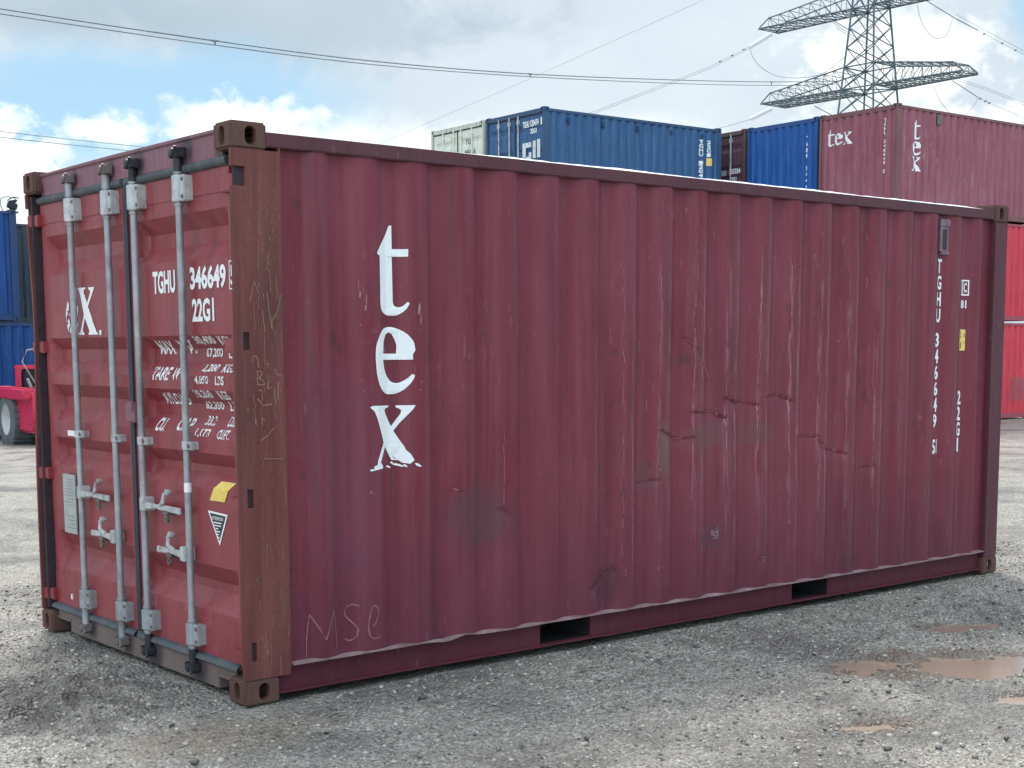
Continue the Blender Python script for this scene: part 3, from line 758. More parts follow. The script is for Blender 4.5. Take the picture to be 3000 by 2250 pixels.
for ix in (0, 1):
    for iy in (0, 1):
        for iz in (0, 1): build_casting(ix, iy, iz)

def mirY(v): return [(x, W-y, z) for x, y, z in v]
def build_frame():
    # door-end corner posts: outer plate with lashing slots, front lip and inner channel
    slots = [(.030, .066, 2.313, 2.397), (.038, .068, 1.605, 1.682), (.038, .068, .902, .986), (.040, .064, .203, .290)]
    for side in (0, 1):
        me = MB().box(.002, .238, .003, .022, .118, H-.118).mesh('corner_post')
        me2 = MB().box(.002, .014, .0215, .027, .118, H-.118).mesh('corner_post')
        for i, s in enumerate(slots): me = cut(me, MB().box(-.01 if i == 0 else s[0], s[1], -.05, .05, s[2], s[3]).mesh('c'))
        b = MB().add([v.co[:] for v in me.vertices], [tuple(p.vertices) for p in me.polygons])
        m2 = me2
        for i, s in enumerate(slots[:1]): m2 = cut(m2, MB().box(-.03, .03, -.05, .08, s[2], s[3]).mesh('c'))
        b.add([v.co[:] for v in m2.vertices], [tuple(p.vertices) for p in m2.polygons])
        if side: b = MB().add([v.co[:] for v in me.vertices], [tuple(p.vertices) for p in me.polygons])
        b.box(.236, .246, .006, .060, .15, 2.49)                # inner return beside the side panel
        if side:
            # the far post is bent along its edge
            def bend(v):
                x, y, z = v; k = math.exp(-((z-1.75)/.55)**2)
                return (x+.012*k, W-y-.030*k*(1 if x < .1 else .3), z)
            # subdivide in height so that the bend shows
            me3 = MB().add(b.v, b.f).mesh('corner_post'); bm = bmesh.new(); bm.from_mesh(me3)
            for zc in np.arange(.3, 2.45, .12): bmesh.ops.bisect_plane(bm, geom=bm.verts[:]+bm.edges[:]+bm.faces[:], plane_co=(0, 0, zc), plane_no=(0, 0, 1))
            for v in bm.verts: v.co = bend(v.co)
            bmesh.ops.recalc_face_normals(bm, faces=bm.faces); bm.to_mesh(me3); bm.free()
            o = link('corner_post', me3, post_paint, box)
        else:
            o = link('corner_post', MB().add(b.v, b.f).mesh('corner_post'), post_paint, box, .003)
            tag(o, 'rusty brown corner post covered in scratches')
            k = Ink()
            for ln in ([(.074, 1.812), (.098, 1.907), (.121, 1.838)], [(.227, 1.847), (.222, 1.81), (.205, 1.765), (.187, 1.738), (.176, 1.72)], [(.16, 1.86), (.168, 1.78), (.180, 1.70)], [(.135, 1.78), (.145, 1.68)],
                       [(.077, 1.554), (.082, 1.575), (.096, 1.579), (.106, 1.56), (.109, 1.528)], [(.094, 1.509), (.118, 1.512), (.126, 1.496), (.110, 1.480), (.096, 1.478)], [(.104, 1.51), (.100, 1.45), (.139, 1.451), (.128, 1.470), (.110, 1.478)], [(.105, 1.426), (.124, 1.426), (.123, 1.381)], [(.101, 1.388), (.125, 1.358), (.173, 1.364)], [(.086, 1.35), (.087, 1.276)], [(.178, 1.257), (.15, 1.225), (.11, 1.202)], [(.126, 1.12), (.17, 1.118), (.222, 1.115)], [(.19, 1.52), (.20, 1.495), (.222, 1.492)], [(.205, 1.46), (.204, 1.38)], [(.185, 1.43), (.19, 1.36)], [(.15, 1.545), (.165, 1.54)], [(.155, 1.47), (.152, 1.43), (.175, 1.44)], [(.115, 1.30), (.135, 1.295)]):
                k.line(ln, .0045)
            for _ in range(130):
                x = rnd.uniform(.07, .232); z = rnd.uniform(.2, 2.4); ln = rnd.choice((.008, .02, .05, .12))*rnd.uniform(.6, 1.3); n = max(2, int(ln/.02))
                dx = rnd.gauss(0, .05)
                k.line([(x+dx*ln*j/n+rnd.gauss(0, .0012), z-ln*j/n) for j in range(n+1)], rnd.uniform(.001, .0028))
            tag(k.build('scratched_marks', post_scratch_mat, o, lambda x, z: (x, .0015, z)), kind='stuff')
        ch = MB().box(.100, .130, .020, .135, .10, 2.50)  # channel lining in a dark colour that stands for the recess shade
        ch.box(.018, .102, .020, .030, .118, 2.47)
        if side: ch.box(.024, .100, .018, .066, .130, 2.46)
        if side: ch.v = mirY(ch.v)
        ch.build('post_channel', recess_shade, box)
    # front-end posts
    for side in (0, 1):
        b = MB().box(5.895, 6.054, .004, .050, .118, H-.118).box(6.0, 6.052, .048, .16, .118, H-.118)
        if side: b.v = mirY(b.v)
        b.build('corner_post', rail_paint, box, .006)
    # top rails
    for side in (0, 1):
        b = MB(); n = 60
        xs = np.linspace(.172, L-.172, n)
        sec = lambda x: [(.004+.003*mnoise.noise(Vector((x*2, 0, 1))), 2.489+.003*mnoise.noise(Vector((x*3, 5, 1)))), (.004+.003*mnoise.noise(Vector((x*2, 0, 1))), 2.553), (.064, 2.553), (.064, 2.489)]
        for x in xs:
            for y, z in sec(x): b.v.append((x, y, z))
        for a in range(n-1):
            for k in range(4): b.f.append((a*4+k, a*4+(k+1) % 4, (a+1)*4+(k+1) % 4, (a+1)*4+k))
        if side: b.v = mirY(b.v)
        b.build('top_rail', rail_paint, box, .005, 2)
    # roof sheet, then a pale strip on the rails painting in a sun glint
    b = MB(); xs = np.linspace(.10, L-.10, 260); ys = np.linspace(.05, W-.05, 12)
    for x in xs:
        u = (x % .209)/.209; c = .018*min(1, max(0, 3*abs(u-.5)-.4))
        for y in ys:
            t = (y-.05)/(W-.1); b.v.append((x, y, 2.545+.012*math.sin(PI*t)+(c if .04 < t < .96 else 0)))
    for a in range(len(xs)-1):
        for k in range(len(ys)-1): b.f.append((a*12+k, (a+1)*12+k, (a+1)*12+k+1, a*12+k+1))
    b.build('roof_panel', side_paint, box, 0, 2, 30)
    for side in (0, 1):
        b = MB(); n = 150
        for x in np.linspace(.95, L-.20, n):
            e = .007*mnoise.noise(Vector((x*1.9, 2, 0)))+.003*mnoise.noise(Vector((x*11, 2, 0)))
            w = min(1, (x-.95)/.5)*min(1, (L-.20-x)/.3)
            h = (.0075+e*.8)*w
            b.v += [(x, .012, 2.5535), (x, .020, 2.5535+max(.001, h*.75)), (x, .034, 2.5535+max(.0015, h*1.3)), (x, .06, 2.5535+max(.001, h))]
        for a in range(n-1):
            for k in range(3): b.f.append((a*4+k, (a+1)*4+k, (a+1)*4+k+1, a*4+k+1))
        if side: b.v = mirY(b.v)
        b.build('roof_glint_strip', roof_glint_mat, box, 0, 2, 60)
    # bottom side rails: web, wavy upper lip and lower flange, fork pockets cut through
    for side in (0, 1):
        lip = MB(); n = 300
        def lipz(x):
            z = .163+.006*mnoise.noise(Vector((x*1.1, 0, 7)))+.003*mnoise.noise(Vector((x*4.1, 3, 7)))
            z += .010*math.exp(-((x-1.25)/.05)**2)-.007*math.exp(-((x-1.12)/.05)**2)
            return z
        for x in np.linspace(.247, L-.17, n):
            z = lipz(x); y0 = .004+.003*mnoise.noise(Vector((x*3.7, 9, 2))); t = .003
            lip.v += [(x, y0-.006, z-t), (x, y0-.006, z+t), (x, .055, z+t+.004), (x, .055, z-t)]
        for a in range(n-1):
            for k in range(4): lip.f.append((a*4+k, a*4+(k+1) % 4, (a+1)*4+(k+1) % 4, (a+1)*4+k))
        rail = MB()
        segs = [(.178, 1.774), (2.133, 3.832), (4.182, L-.178)]
        for a, b in segs: rail.box(a, b, .040, .050, .030, .158)
        fl = MB(); n2 = 200
        for x in np.linspace(.178, L-.178, n2):
            z = .040+.003*mnoise.noise(Vector((x*5, 1, 4))); y0 = .006+.004*mnoise.noise(Vector((x*6, 7, 4)))
            fl.v += [(x, y0, z-.005), (x, y0, z+.004), (x, .050, z+.004), (x, .050, z-.005)]
        for a in range(n2-1):
            for k in range(4): fl.f.append((a*4+k, a*4+(k+1) % 4, (a+1)*4+(k+1) % 4, (a+1)*4+k))
        rail.add(fl.v, fl.f)
        pks = []
        for a, b in ((1.774, 2.133), (3.832, 4.182)):
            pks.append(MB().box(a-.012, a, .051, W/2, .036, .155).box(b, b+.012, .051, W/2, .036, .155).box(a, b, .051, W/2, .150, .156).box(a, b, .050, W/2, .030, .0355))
        for pk in pks:
            if side: pk.v = mirY(pk.v)
        if side:
            rail.v = mirY(rail.v); lip.v = mirY(lip.v)
        rl = rail.build('bottom_rail', low_rail_paint, box)
        for pk in pks: pk.build('fork_pocket', void_shade_mat, rl)  # pocket walls coloured near-black to paint in their shade
        lp = lip.build('rail_lip', bare_edge if not side else low_rail_paint, rl, 0, 2, 50)
    MB().box(.2, L-.2, .06, W-.06, .157, .185).build('floor', void_shade_mat, box)
    # cross members below the floor
    for x in np.arange(.5, 5.9, .30):
        if not (1.7 < x < 2.2 or 3.75 < x < 4.25): MB().box(x, x+.045, .052, W-.052, .04, .155).build('cross_member', void_shade_mat, box)
    for y in (.42, W-.47): MB().box(.2, L-.2, y, y+.05, .012, .155).build('added_light_block', void_shade_mat, box)  # beams added to keep light out of the gap under the container
    # front end wall and header/sill at the far end
    b = MB(); ys = [.05]; 
    vs = []; pr = []
    y = .12; k = 0
    while y < W-.12:
        for u, d in ((0, 0), (.072, 0), (.110, .045), (.182, .045)):
            if y+u < W-.08: pr.append((y+u, d))
        y += .22
    pr = [(.05, 0)]+pr+[(W-.05, 0)]
    for yy, d in pr: vs += [(6.040-d, yy, .15), (6.040-d, yy, 2.49)]
    b.add(vs, [(2*i, 2*i+2, 2*i+3, 2*i+1) for i in range(len(pr)-1)])
    b.build('end_panel', side_paint, box)
    MB().box(5.96, 6.05, .16, W-.16, 2.478, 2.56).build('front_header', rail_paint, box, .005)
    MB().box(5.96, 6.05, .16, W-.16, .02, .15).build('front_sill', rail_paint, box, .005)
    # plain inner side (far long side)
    b = MB(); vs = []
    xs = [.235]+XBR+[5.9]
    for x in xs: vs += [(x, W-YR-DEP*rec(x), Z0), (x, W-YR-DEP*rec(x), Z1)]
    b.add(vs, [(2*i, 2*i+2, 2*i+3, 2*i+1) for i in range(len(xs)-1)])
    b.build('side_panel', side_paint, box)
    # door header and sill
    b = MB().box(.045, .14, .155, W-.155, 2.452, 2.568)
    b.prism([(.155, 2.560), (W-.155, 2.560), (W-.155, 2.575), (1.3, 2.581), (.155, 2.577)], 'x', .035, .16)
    b.build('door_header', header_paint, box, .004)
    me = MB().box(.042, .14, .160, W-.160, .022, .142).mesh('door_sill')
    for a, c in ((.150, .330), (W-.330, W-.150)): me = cut(me, MB().box(-.1, .3, a, c, -.05, .086).mesh('c'))
    si = link('door_sill', me, sill_paint, box, .003)
    MB().prism([(.046, .142), (.046, .160), (.095, .176), (.095, .142)], 'y', .13, W-.13).build('sill_ledge', sill_paint, si)
    MB().box(.10, .13, .16, W-.16, .0, .10).build('sill_void_shade', void_shade_mat, si)  # dark box painted in as the shade behind the sill openings
    for a in (.158, W-.338): MB().box(.036, .046, a, a+.18, .080, .098).build('pocket_edge', sill_paint, si, .002)
build_frame()

# ------------------------------------------------------------------ doors
XO, XD = .058, .054          # outer face of the leaf, depth of a pressing
RIBS = [(2.237, 2.165, 2.095, 2.02), (1.674, 1.612, 1.548, 1.482), (1.419, 1.352, 1.286, 1.216), (1.126, 1.064, 1.026, .963), (.597, .512, .472, .378)]
def door_x(y, z, y0, y1):
    d = 0
    for a, b, c, e in RIBS:
        if e < z < a:
            d = (a-z)/(a-b) if z > b else 1.0 if z > c else (z-e)/(c-e)
    ins = min(y-y0, y1-y)
    d = min(d, max(0, ins)/.045)
    step = .0035 if (2.305 < z) else .0
    step2 = .003 if z < .345 else 0
    return XO+XD*d-step-step2+.002*mnoise.noise(Vector((y*3, z*3, 5)))
def handle(mat_parent, yr, yend, z, wall, low=True):
    """locking handle swinging from rod at yr to yend, with its hub, hasp and catch"""
    s = 1 if yend > yr else -1
    h = MB()
    h.box(-.004, .058, yr-.024+s*.030, yr+.024+s*.030, z-.030, z+.040)                  # hub plate on rod
    h.prism([(yr+s*.045, z+.018), (yr+s*.19, z+.014), (yr+s*.20, z-.004), (yr+s*.05, z-.020)], 'x', .002, .018)
    a = [(yr+s*.19, z+.016), (abs(yend-yr)*s+yr, z+.016), (abs(yend-yr)*s+yr, z-.016), (yr+s*.19, z-.010)]
    h.prism(a, 'x', .004, .017)
    o = h.build('door_handle', galv_bright, mat_parent, .004)
    ym = yr+s*.62*abs(yend-yr)
    c = MB(); c.tube([(.012, ym-s*.055, z+.008), (.002, ym-s*.01, z+.030), (.006, ym, z+.072), (.040, ym, z+.080)], [.012, .011, .009, .009], 8)
    c.lathe([(.006, -.004), (.017, -.004), (.017, .010), (.006, .010), (.006, -.004)], (.018, ym+s*.004, z+.078), (1, 0, 0), 14)
    c.build('handle_hasp', galv_bright, o)
    q = MB(); q.box(.008, wall, ym-.026, ym+.030, z-.030, z+.006)
    if low: q.lathe([(.008, -.006), (.021, -.006), (.021, .006), (.008, .006), (.008, -.006)], (.016, ym+s*.004, z-.050), (1, 0, 0), 14)
    q.build('handle_catch', cam_worn, o, .002)
    return o

RODS = [(1.842, 0), (1.366, 1), (1.050, 2), (.558, 3)]
def build_door(y0, y1, rods, right):
    ys = [y0, y0+.0005, y0+.045, y0+.075]+list(np.linspace(y0+.11, y1-.11, 14))+[y1-.075, y1-.045, y1-.0005, y1]
    fy0, fy1 = y0+.034, y1-.055
    if right: fy0, fy1 = y0+.020, y1-.085
    ys = sorted(set(ys+[fy0, fy0+.045, fy1, fy1-.045]))
    zs = sorted(set([.150, .1505, .345, .3451, .344, 2.304, 2.305, 2.306, 2.4425, 2.443]+[q for r in RIBS for q in r]+list(np.linspace(.16, 2.43, 50))))
    b = MB(); nz = len(zs)
    for y in ys:
        for z in zs:
            x = door_x(y, z, fy0, fy1)
            if y in (y0, y1) or z in (.150, 2.443): x = XO+.05
            b.v.append((x, y, z))
    for a in range(len(ys)-1):
        for k in range(nz-1): b.f.append((a*nz+k, a*nz+k+1, (a+1)*nz+k+1, (a+1)*nz+k))
    d = b.build('door', door_paint, box, 0, 2, 25)
    tag(d, 'right door leaf with the serial number and weight table' if right else 'left door leaf with a big white x and a grey data plate')
    on = lambda off: (lambda y, z: (door_x(y, z, fy0, fy1)-off, y, z))
    fy = [fy0, fy0+.045, fy1-.045, fy1]; fz = [q for r in RIBS for q in r]+[.345, 2.305]
    # gasket round the leaf
    gk = MB().box(.050, .085, y0-.004, y1+.004, 2.443, 2.456)
    gk.tube([(.056, y0, 2.437), (.056, y1, 2.434)], .024, 10)
    gk.build('door_gasket', rubber, d, 0, 2, 60)
    gk = MB(); gk.prism([(.036, .132), (.030, .150), (.044, .168), (.075, .172), (.075, .132)], 'y', y0-.004, y1+.004)
    n = 40
    gk = MB()
    for t in np.linspace(0, 1, n):
        y = y0+(y1-y0)*t; w = .003*mnoise.noise(Vector((y*9, 0, 1)))
        for x, z in ((.040, .128), (.024+w, .138), (.026+w, .152), (.046, .166+w), (.075, .168), (.075, .128)): gk.v.append((x, y, z))
    for a in range(n-1):
        for k in range(6): gk.f.append((a*6+k, a*6+(k+1) % 6, (a+1)*6+(k+1) % 6, (a+1)*6+k))
    gk.build('bottom_gasket', rubber, d, 0, 2, 60)
    for yr in rods:
        rod = MB().tube([(.024, yr, z) for z in np.linspace(.13, 2.47, 12)], .0172, 14)
        ro = rod.build('lock_rod', galv, d, 0, 2, 50)
        # bearing brackets top and bottom, guides mid-way
        for z0, z1 in ((2.285, 2.408), (.200, .305)):
            br = MB(); s = -1
            br.tube([(.022, yr, z0), (.022, yr, z1)], .030, 14)
            br.box(.030, XO+.002, yr-.082, yr+.032, z0+.004, z1-.004)
            br.box(.010, .034, yr-.080, yr+.004, z0+.002, z1-.002)
            br.build('rod_bracket', galv_bright if z0 > 1 else galv, d, .004)
            for zz in (z0+.022, z1-.022): MB().lathe([(0, -.004), (.0095, -.004), (.0095, .010), (.0, .010)], (.010, yr-.066, zz), (1, 0, 0), 8).build('bracket_bolt', cam_worn, d)
            for zz in ((z0-.012, z1+.012) if z0 > 1 else (z0-.010, z1+.010)): 
                MB().tube([(.024, yr, zz-.006), (.024, yr, zz+.006)], .023, 12).build('rod_collar', galv, d, .003)
        gd = MB().tube([(.024, yr, 1.136), (.024, yr, 1.178)], .0225, 12)
        gd.box(.012, .034, yr-.068, yr, 1.138, 1.176).box(.034, XO+.02, yr-.06, yr-.028, 1.138, 1.176)
        gd.build('rod_guide', galv_bright, d, .003)
        MB().lathe([(0, -.004), (.011, -.004), (.011, .008), (0, .008)], (.010, yr-.046, 1.157), (1, 0, 0), 10).build('guide_bolt', cam_worn, d)
        # cams and keepers at both ends
        dark = yr < 1.2
        for z, up in ((2.490, 1), (.108, -1)):
            cm = MB(); mat = cam_mat if dark else cam_worn
            cm.tube([(.024, yr, z-up*.070), (.024, yr, z+up*.012)], .0205, 12)
            cm.build('cam_neck', galv if not dark else cam_mat, d, .002)
            cm = MB()
            cm.prism([(yr-.020, z-up*.004), (yr+.030, z+up*.002), (yr+.040, z+up*.020), (yr+.022, z+up*.024), (yr+.026, z+up*.044), (yr-.004, z+up*.030), (yr-.020, z+up*.048), (yr-.034, z+up*.028), (yr-.022, z+up*.018), (yr-.038, z+up*.004)], 'x', -.002, .040)
            cm.lathe([(0, -.020), (.020, -.016), (.024, 0), (.018, .016), (0, .02)], (.006, yr+.004, z+up*.020), (1, 0, 0), 9)
            cm.tube([(-.006, yr-.034, z+up*.046), (.004, yr-.020, z+up*.010), (.012, yr+.026, z+up*.036)], .009, 7)
            cm.build('cam_head', mat, d, .003)
    # hinges
    for zc in (2.327, 1.625, .911, .212):
        h = MB()
        if right: h.box(.024, .062, .028, y0+.030, zc-.033, zc+.033); h.tube([(.030, .052, zc-.042), (.030, .052, zc+.042)], .017, 10)
        else: h.box(.030, .066, y1-.020, W-.045, zc-.033, zc+.033); h.tube([(.030, y1+.072, zc-.034), (.030, y1+.072, zc+.034)], .021, 10)
        h.build('hinge', door_paint, d, .005)
    return d, on, fy, fz
doorR, onR, fyR, fzR = build_door(.125, 1.186, (1.050, .558), True)
doorL, onL, fyL, fzL = build_door(1.226, 2.335, (1.842, 1.366), False)
MB().box(.048, .075, 1.184, 1.228, .17, 2.44).build('centre_gasket', dark_rubber, box)
# keepers welded on header and sill
for yr, i in RODS:
    for z in (2.505, .092):
        k = MB(); up = 1 if z > 1 else -1
        k.box(.036, .046, yr-.042, yr+.040, z-.024, z+.028).box(-.004, .040, yr-.048, yr-.036, z-.018, z+.020).box(-.002, .040, yr+.032, yr+.042, z-.018, z+.020)
        k.build('cam_keeper', cam_mat if yr < 1.2 else cam_worn, box, .003)
handle(doorL, 1.842, 1.440, .836, .060)
handle(doorL, 1.366, 1.685, .635, .070)
handle(doorR, 1.050, .615, .838, .060)
handle(doorR, .558, .880, .632, .070)
MB().box(.014, .060, 1.095, 1.215, 1.245, 1.345).box(.006, .022, 1.110, 1.150, 1.30, 1.352).build('door_overlap_catch', header_paint, doorR, .006)
# bright end tab on the left guide and white tape on a rod
MB().box(.012, .018, 1.862, 1.965, 1.143, 1.172).build('white_tab', white_label, doorL)
MB().tube([(.024, .558, .935), (.024, .558, .980)], .0182, 14).build('white_tape', white_label, doorR)
MB().box(.030, .040, 1.94, 2.11, .595, .925).build('data_plate', plate_mat, doorL, .002)
k = Ink()
for j in range(9): k.rect(1.955+rnd.uniform(0, .02), 2.09-rnd.uniform(0, .05), .895-.018*j, .899-.018*j)
for j in range(4): k.rect(1.96, 2.08-rnd.uniform(0, .06), .69-.022*j, .694-.022*j)
k.build('plate_engraving', plain('engraved_lines', (.2, .21, .21), (.26, .27, .27), 9, .6), doorL, lambda y, z: (.0285, y, z))
MB().box(.024, .030, 2.03, 2.045, .222, .250).build('white_tag', white_label, doorL)
# right leaf lettering; text reads from +y to -y
def T(k, txt, ya, yb, z0, z1, bold=.012):
    vs, fs = text_tris(txt, bold); return k.tris([(ya+(yb-ya)*v[0], z0+(z1-z0)*v[1]) for v in vs], fs)
for nm, t, a, b, z0, z1 in (('serial_letters', 'TGHU', .930, .690, 1.876, 1.985), ('serial_digits', '346649', .532, .183, 1.882, 1.990), ('type_code', '22G1', .520, .302, 1.735, 1.842)):
    k = Ink(); T(k, t, a, b, z0, z1, .035); k.build(nm, small_letters, doorR, onR(.0025), fyR, fzR)
k = Ink()
for a in ((.152, .146, 1.873, 2.0), (.146, .126, 1.995, 2.0), (.146, .126, 1.873, 1.878)): k.rect(*a)
T(k, '5', .140, .104, 1.892, 1.980, .035); k.build('check_digit_box', small_letters, doorR, onR(.0025), fyR, fzR)
for txt, ya, yb, z0, z1 in (('MAX.', .979, .800, 1.585, 1.652), ('W.', .750, .58, 1.588, 1.652), ('30,400', .545, .346, 1.627, 1.671), ('KGS', .307, .197, 1.626, 1.669), ('67,200', .491, .332, 1.566, 1.615), ('LBS', .275, .178, 1.566, 1.612),
                            ('TARE', .989, .792, 1.460, 1.523), ('W', .76, .68, 1.462, 1.52), ('2,200', .484, .332, 1.500, 1.540), ('KGS', .287, .178, 1.502, 1.541), ('4,850', .518, .379, 1.443, 1.485), ('LBS', .315, .232, 1.444, 1.486),
                            ('AYLOAD', .928, .650, 1.343, 1.400), ('28,200', .553, .376, 1.377, 1.420), ('KGS', .316, .218, 1.377, 1.419), ('62,350', .511, .332, 1.324, 1.366), ('LBS', .275, .180, 1.325, 1.369),
                            ('CU.', .971, .868, 1.209, 1.274), ('CAP', .753, .589, 1.220, 1.282), ('33.2', .489, .391, 1.254, 1.298), ('CU.M.', .276, .178, 1.254, 1.300), ('1,173', .531, .388, 1.197, 1.238), ('CU.FT.', .312, .201, 1.196, 1.240)):
    k = Ink(); T(k, txt, ya, yb, z0, z1, .03); k.build('weight_text', worn_letters, doorR, onR(.0025), fyR, fzR)
k = Ink(); k.poly([(.335, .998), (.195, .998), (.255, .908), (.399, .907)]).build('yellow_label', yellow_label, doorR, onR(.003), fyR, fzR)
k = Ink(); k.poly([(.421, .858), (.229, .852), (.313, .700)]).build('warning_border', white_label, doorR, onR(.003), fyR, fzR)
k = Ink(); k.poly([(.400, .848), (.247, .843), (.314, .722)]).build('warning_triangle', black_label, doorR, onR(.0045), fyR, fzR)
k = Ink(); T(k, 'ATTENTION', .382, .270, .818, .835)
for j, (a, b) in enumerate(((.365, .285), (.358, .290), (.345, .318), (.340, .300), (.332, .312), (.325, .308))): k.rect(b, a, .804-.0135*j, .8095-.0135*j)
k.build('warning_text', white_label, doorR, onR(.006), fyR, fzR)
k = Ink(); k.poly(fit(UX, 1.862, 1.612, 1.689, 1.940)); k.poly([(1.593, 1.687), (1.566, 1.687), (1.566, 1.712), (1.593, 1.712)]); k.build('lettering_x', white_letters, doorL, onL(.0025), fyL, fzL)
k = Ink(); k.poly(fit(UE, 2.03, 1.855, 1.695, 1.885), [fit(UEH, 2.03, 1.855, 1.695, 1.885)]).build('lettering_e', letter_paint('flaked_white_lettering', .10, 30, (.80, .78, .78)), doorL, onL(.0025), fyL, fzL)


# ================================================================== containers behind
def bg_paint(name, c1, c2, chip, chip_amt=.35, rust=.3):
    return steel_paint(name, c1, c2, chip=chip, chip_amt=chip_amt, rust=rust, grime=tuple(c*.45+.01 for c in c1), grime_amt=.6, streak=.40, rough=.48, spec=.25)
BG = {'purple': bg_paint('faded_maroon_paint', (.235, .068, .098), (.295, .108, .136), (.50, .37, .38), .5, .3),
      'red': bg_paint('bright_red_paint', (.50, .034, .055), (.57, .058, .085), (.6, .30, .33)),
      'blue': bg_paint('royal_blue_paint', (.010, .075, .27), (.018, .10, .34), (.25, .36, .55)),
      'steel': bg_paint('grey_blue_paint', (.030, .090, .205), (.045, .115, .250), (.3, .38, .45)),
      'cream': bg_paint('cream_paint', (.66, .70, .58), (.74, .77, .66), (.5, .45, .38)),
      'brown': bg_paint('dark_brown_paint', (.085, .040, .055), (.11, .055, .070), (.3, .25, .25)),
      'navy': bg_paint('dark_navy_paint', (.008, .045, .17), (.012, .06, .22), (.2, .28, .42)),
      'slate': bg_paint('dark_slate_paint', (.030, .042, .06), (.042, .055, .075), (.3, .36, .42))}
BGR = {k: steel_paint(k+'_frame', *c, chip=(.3, .25, .2), chip_amt=.4, rust=.4, rough=.55) for k, c in dict(purple=((.17, .06, .07), (.20, .10, .09)), red=((.30, .05, .07), (.36, .08, .1)), blue=((.012, .06, .2), (.02, .08, .25)), steel=((.025, .07, .15), (.035, .09, .18)), cream=((.5, .53, .44), (.58, .6, .52)), brown=((.085, .045, .055), (.12, .07, .07)), navy=((.008, .035, .12), (.012, .05, .15)), slate=((.03, .04, .055), (.04, .05, .065))).items()}
BPROF = (0, .075), (.075, .036), (.14, .0), (.21, .036)
def bg_side_y(x):
    u = (x-.12) % .2795
    for a, b, ya, yb in ((0, .050, 0, .046), (.050, .138, .046, .046), (.138, .188, .046, 0), (.188, .2796, 0, 0)):
        if u <= b: return ya+(yb-ya)*(u-a)/(b-a)
    return 0
BX = sorted(round(.12+.2795*i+u, 4) for i in range(21) for u in (0, .050, .138, .188) if .2 < .12+.2795*i+u < 5.86)
def end_d(y):
    u = (y-.10) % .25
    for a, b, ya, yb in ((0, .035, 0, .045), (.035, .120, .045, .045), (.120, .155, .045, 0), (.155, .2501, 0, 0)):
        if u <= b: return ya+(yb-ya)*(u-a)/(b-a)
    return 0
EY = sorted(round(.10+.25*i+u, 4) for i in range(10) for u in (0, .035, .12, .155) if .16 < .10+.25*i+u < 2.28)
